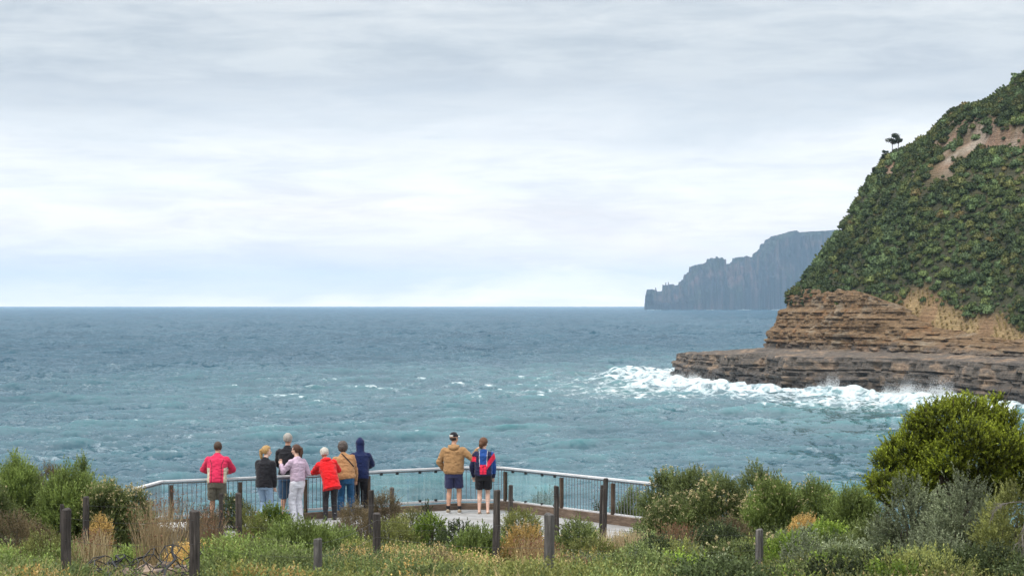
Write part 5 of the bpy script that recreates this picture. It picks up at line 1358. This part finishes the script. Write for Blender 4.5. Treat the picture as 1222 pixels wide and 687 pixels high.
def people():
    pink = cloth('pink jacket', (.60, .024, .085)); beige = cloth('beige panel', (.50, .44, .33)); dpink = cloth('deep pink panel', (.42, .012, .06))
    # 1
    def pk(c, n):
        if c.z < 1.20 and abs(c.x) > .148 and abs(c.x) < .215: return 1
        if abs(abs(c.x)-(.10+.35*max(0, c.z-1.25))) < .006 and c.y < 0: return 2
        return 0
    person(259, 625, 1.81, 2, 'man in a pink jacket and khaki shorts leaning on the railing at the far left', dict(
        lean=14, handL=(-.16, .42, 1.06), handR=(.16, .42, 1.06), poleL=(-1, -.35, -.25), poleR=(1, -.35, -.25), hair='bald', hair_mat=hair_mat('brown cropped hair', (.06, .035, .022)), wide=1.05,
        legs='short', leg_mat=cloth('khaki shorts', (.115, .105, .08)), short_len=.88, lw=1.1, top_name='jacket', top_mat=[pink, beige, BLACK], pattern=pk, collar=BLACK, shoe=SHOE_D, bulk=1.08, stance=.12, hem=-.05, cuff=.02))
    # 2
    person(316, 624, 1.68, -22, 'blond ponytailed girl in a loose black sweater and pale blue jeans', dict(
        lean=5, hyaw=-50, hair='pony', hair_mat=hair_mat('blond hair', (.40, .25, .10)), pony_pts=[(0, -.09, .05), (-.02, -.135, .03), (-.03, -.13, -.06), (-.03, -.115, -.15), (-.02, -.10, -.22)], handL=(-.10, .30, .98), handR=(.22, .08, .80),
        legs='long', slim=1, leg_mat=cloth('light blue jeans', (.25, .36, .50)), top_mat=BLACK, shoe=WHITE, bulk=1.12, hem=-.09, stance=.08, skin=SKIN2, top_name='sweater'))
    # 3
    person(343, 617.5, 1.88, -4, 'tall grey-haired man in a black jacket and blue denim shorts', dict(
        lean=3, handL=(-.12, .34, 1.0), handR=(.12, .34, 1.0), poleL=(-.8, -.5, -.3), poleR=(.8, -.5, -.3), hyaw=-10, hair='short', hair_mat=hair_mat('grey hair', (.34, .32, .29)), collar=BLACK,
        legs='short', leg_mat=cloth('denim shorts', (.05, .11, .20)), short_len=1.12, top_mat=BLACK, top_name='jacket', shoe=SHOE_T, hem=-.06, bulk=1.04))
    # 4
    person(355, 622, 1.68, 42, 'dark-ponytailed woman in a lilac sweater and white trousers with one hand raised', dict(
        lean=2, hyaw=28, hair='pony', hair_mat=hair_mat('dark brown hair', (.075, .035, .022)), pony_pts=[(0, -.09, .07), (.0, -.135, .05), (.0, -.145, -.04), (.0, -.125, -.14), (.0, -.10, -.22)], handL=(-.22, .34, 1.32), poleL=(-.5, -.2, -1), handR=(.22, .20, 1.0), poleR=(.6, -.8, -.3), curl=(0, -.2, 1),
        legs='long', leg_mat=cloth('white trousers', (.62, .62, .68)), top_mat=cloth('lilac sweater', (.50, .38, .48)), hem=.02, bulk=1.0, shoe=WHITE, skin=SKIN2, stance=.09))
    # 5
    person(394, 620, 1.66, 14, 'white-haired person in a bright red jacket and black trousers bending over the railing', dict(
        lean=21, hunch=.4, tilt=-9, hair='fluffy', hair_mat=hair_mat('white hair', (.50, .47, .42)), hood='down', handL=(-.15, .52, 1.10), handR=(.10, .52, 1.10), poleL=(-1, -.2, -.4), poleR=(1, -.2, -.4), hpitch=12, stance=.11,
        legs='long', slim=1, leg_mat=cloth('charcoal trousers', (.028, .026, .030)), top_mat=cloth('red jacket', (.62, .008, .012)), top_name='jacket', hem=-.19, hemw=1.22, bulk=1.1, shoe=SHOE_D, sole=SHOE_D, sock=WHITE))
    # 6
    person(413, 616, 1.70, 8, 'bushy-haired person in a tan fleece with a black strap and blue jeans', dict(
        lean=14, hunch=.4, tilt=-6, hair='curly', hair_mat=hair_mat('dark grey hair', (.085, .07, .062)), handL=(-.20, .42, 1.05), handR=(.24, .16, .83), poleR=(.8, -.5, 0), wide=1.08, strap=((-.05, .54), (.20, .22), True),
        legs='long', leg_mat=cloth('blue jeans', (.018, .085, .19)), top_mat=cloth('tan fleece', (.36, .19, .085)), hem=-.05, bulk=1.12, shoe=SHOE_T, stance=.13))
    # 7
    person(430, 613.5, 1.72, 6, 'person in a navy jacket with the hood up and black trousers', dict(
        lean=10, hood='up', hair='short', hair_mat=hair_mat('hidden hair', (.05, .03, .02)), handL=(-.16, .42, 1.04), handR=(.16, .42, 1.04), poleL=(-1, -.3, -.2), poleR=(1, -.3, -.2), hpitch=8,
        legs='long', leg_mat=BLACK, top_mat=cloth('navy jacket', (.006, .014, .065)), top_name='jacket', hem=-.08, bulk=1.10, shoe=SHOE_D))
    # 8
    person(541.5, 612, 1.84, -4, 'man in a tan hoodie and black cap reaching out to the woman beside him', dict(
        lean=3, hyaw=-38, hair='cap', hair_mat=hair_mat('dark hair under the cap', (.03, .022, .018)), hood='down', handR=(.50, .13, 1.40), poleR=(.1, -.5, -1), handL=(-.20, .16, .92), poleL=(-1, -.4, 0), wide=1.10,
        legs='short', leg_mat=cloth('navy shorts', (.035, .04, .10)), short_len=.78, lw=1.05, top_mat=cloth('tan hoodie', (.33, .19, .085)), top_name='hoodie', hem=-.05, hemw=.93, bulk=1.14, shoe=SHOE_T, sock=BLACK, stance=.125, curl=(.3, .2, -1)))
    # 9
    blue = cloth('blue panel', (.012, .06, .24)); red = cloth('red panel', (.70, .02, .06)); tap = cloth('grey tape', (.45, .45, .48))
    def bj(c, n):
        x, z = c.x, c.z
        if z < .935: return 3
        if abs(abs(x)-(.085+.02*(z-1.2)*2)) < .007 and z > 1.12 and c.y < 0: return 4
        if abs(x) < .085 and z > 1.16: return 1
        if abs(x) < .078 and z <= 1.16: return 2 if not abs(x) < .010 else 3
        if x > .085 and abs((z-1.22)-(x-.16)*1.35) < .085: return 2
        if x < -.10 and 1.22 < z < 1.34 and x < -.17: return 2
        if x > .19: return 1
        return 3
    person(577, 612.5, 1.72, -3, 'woman in a blue, red and navy jacket and black shorts beside the capped man', dict(
        lean=4, hyaw=-25, hair='tied', hair_mat=hair_mat('brown tied hair', (.12, .055, .028)), pony_pts=[(0, -.09, .02), (-.01, -.115, -.02), (-.015, -.105, -.07), (-.01, -.09, -.11)], pony_r=[.05, .052, .046, .022], handL=(-.24, .16, .86), handR=(.22, .14, .82), poleL=(-1, -.4, 0), poleR=(1, -.4, 0),
        legs='short', leg_mat=BLACK, short_len=.74, top_mat=[NAVY, blue, red, cloth('navy panel', (.012, .014, .05)), tap], pattern=bj, top_name='jacket', hem=-.03, bulk=1.18, shoe=None, stance=.10, skin=SKIN2))
people()
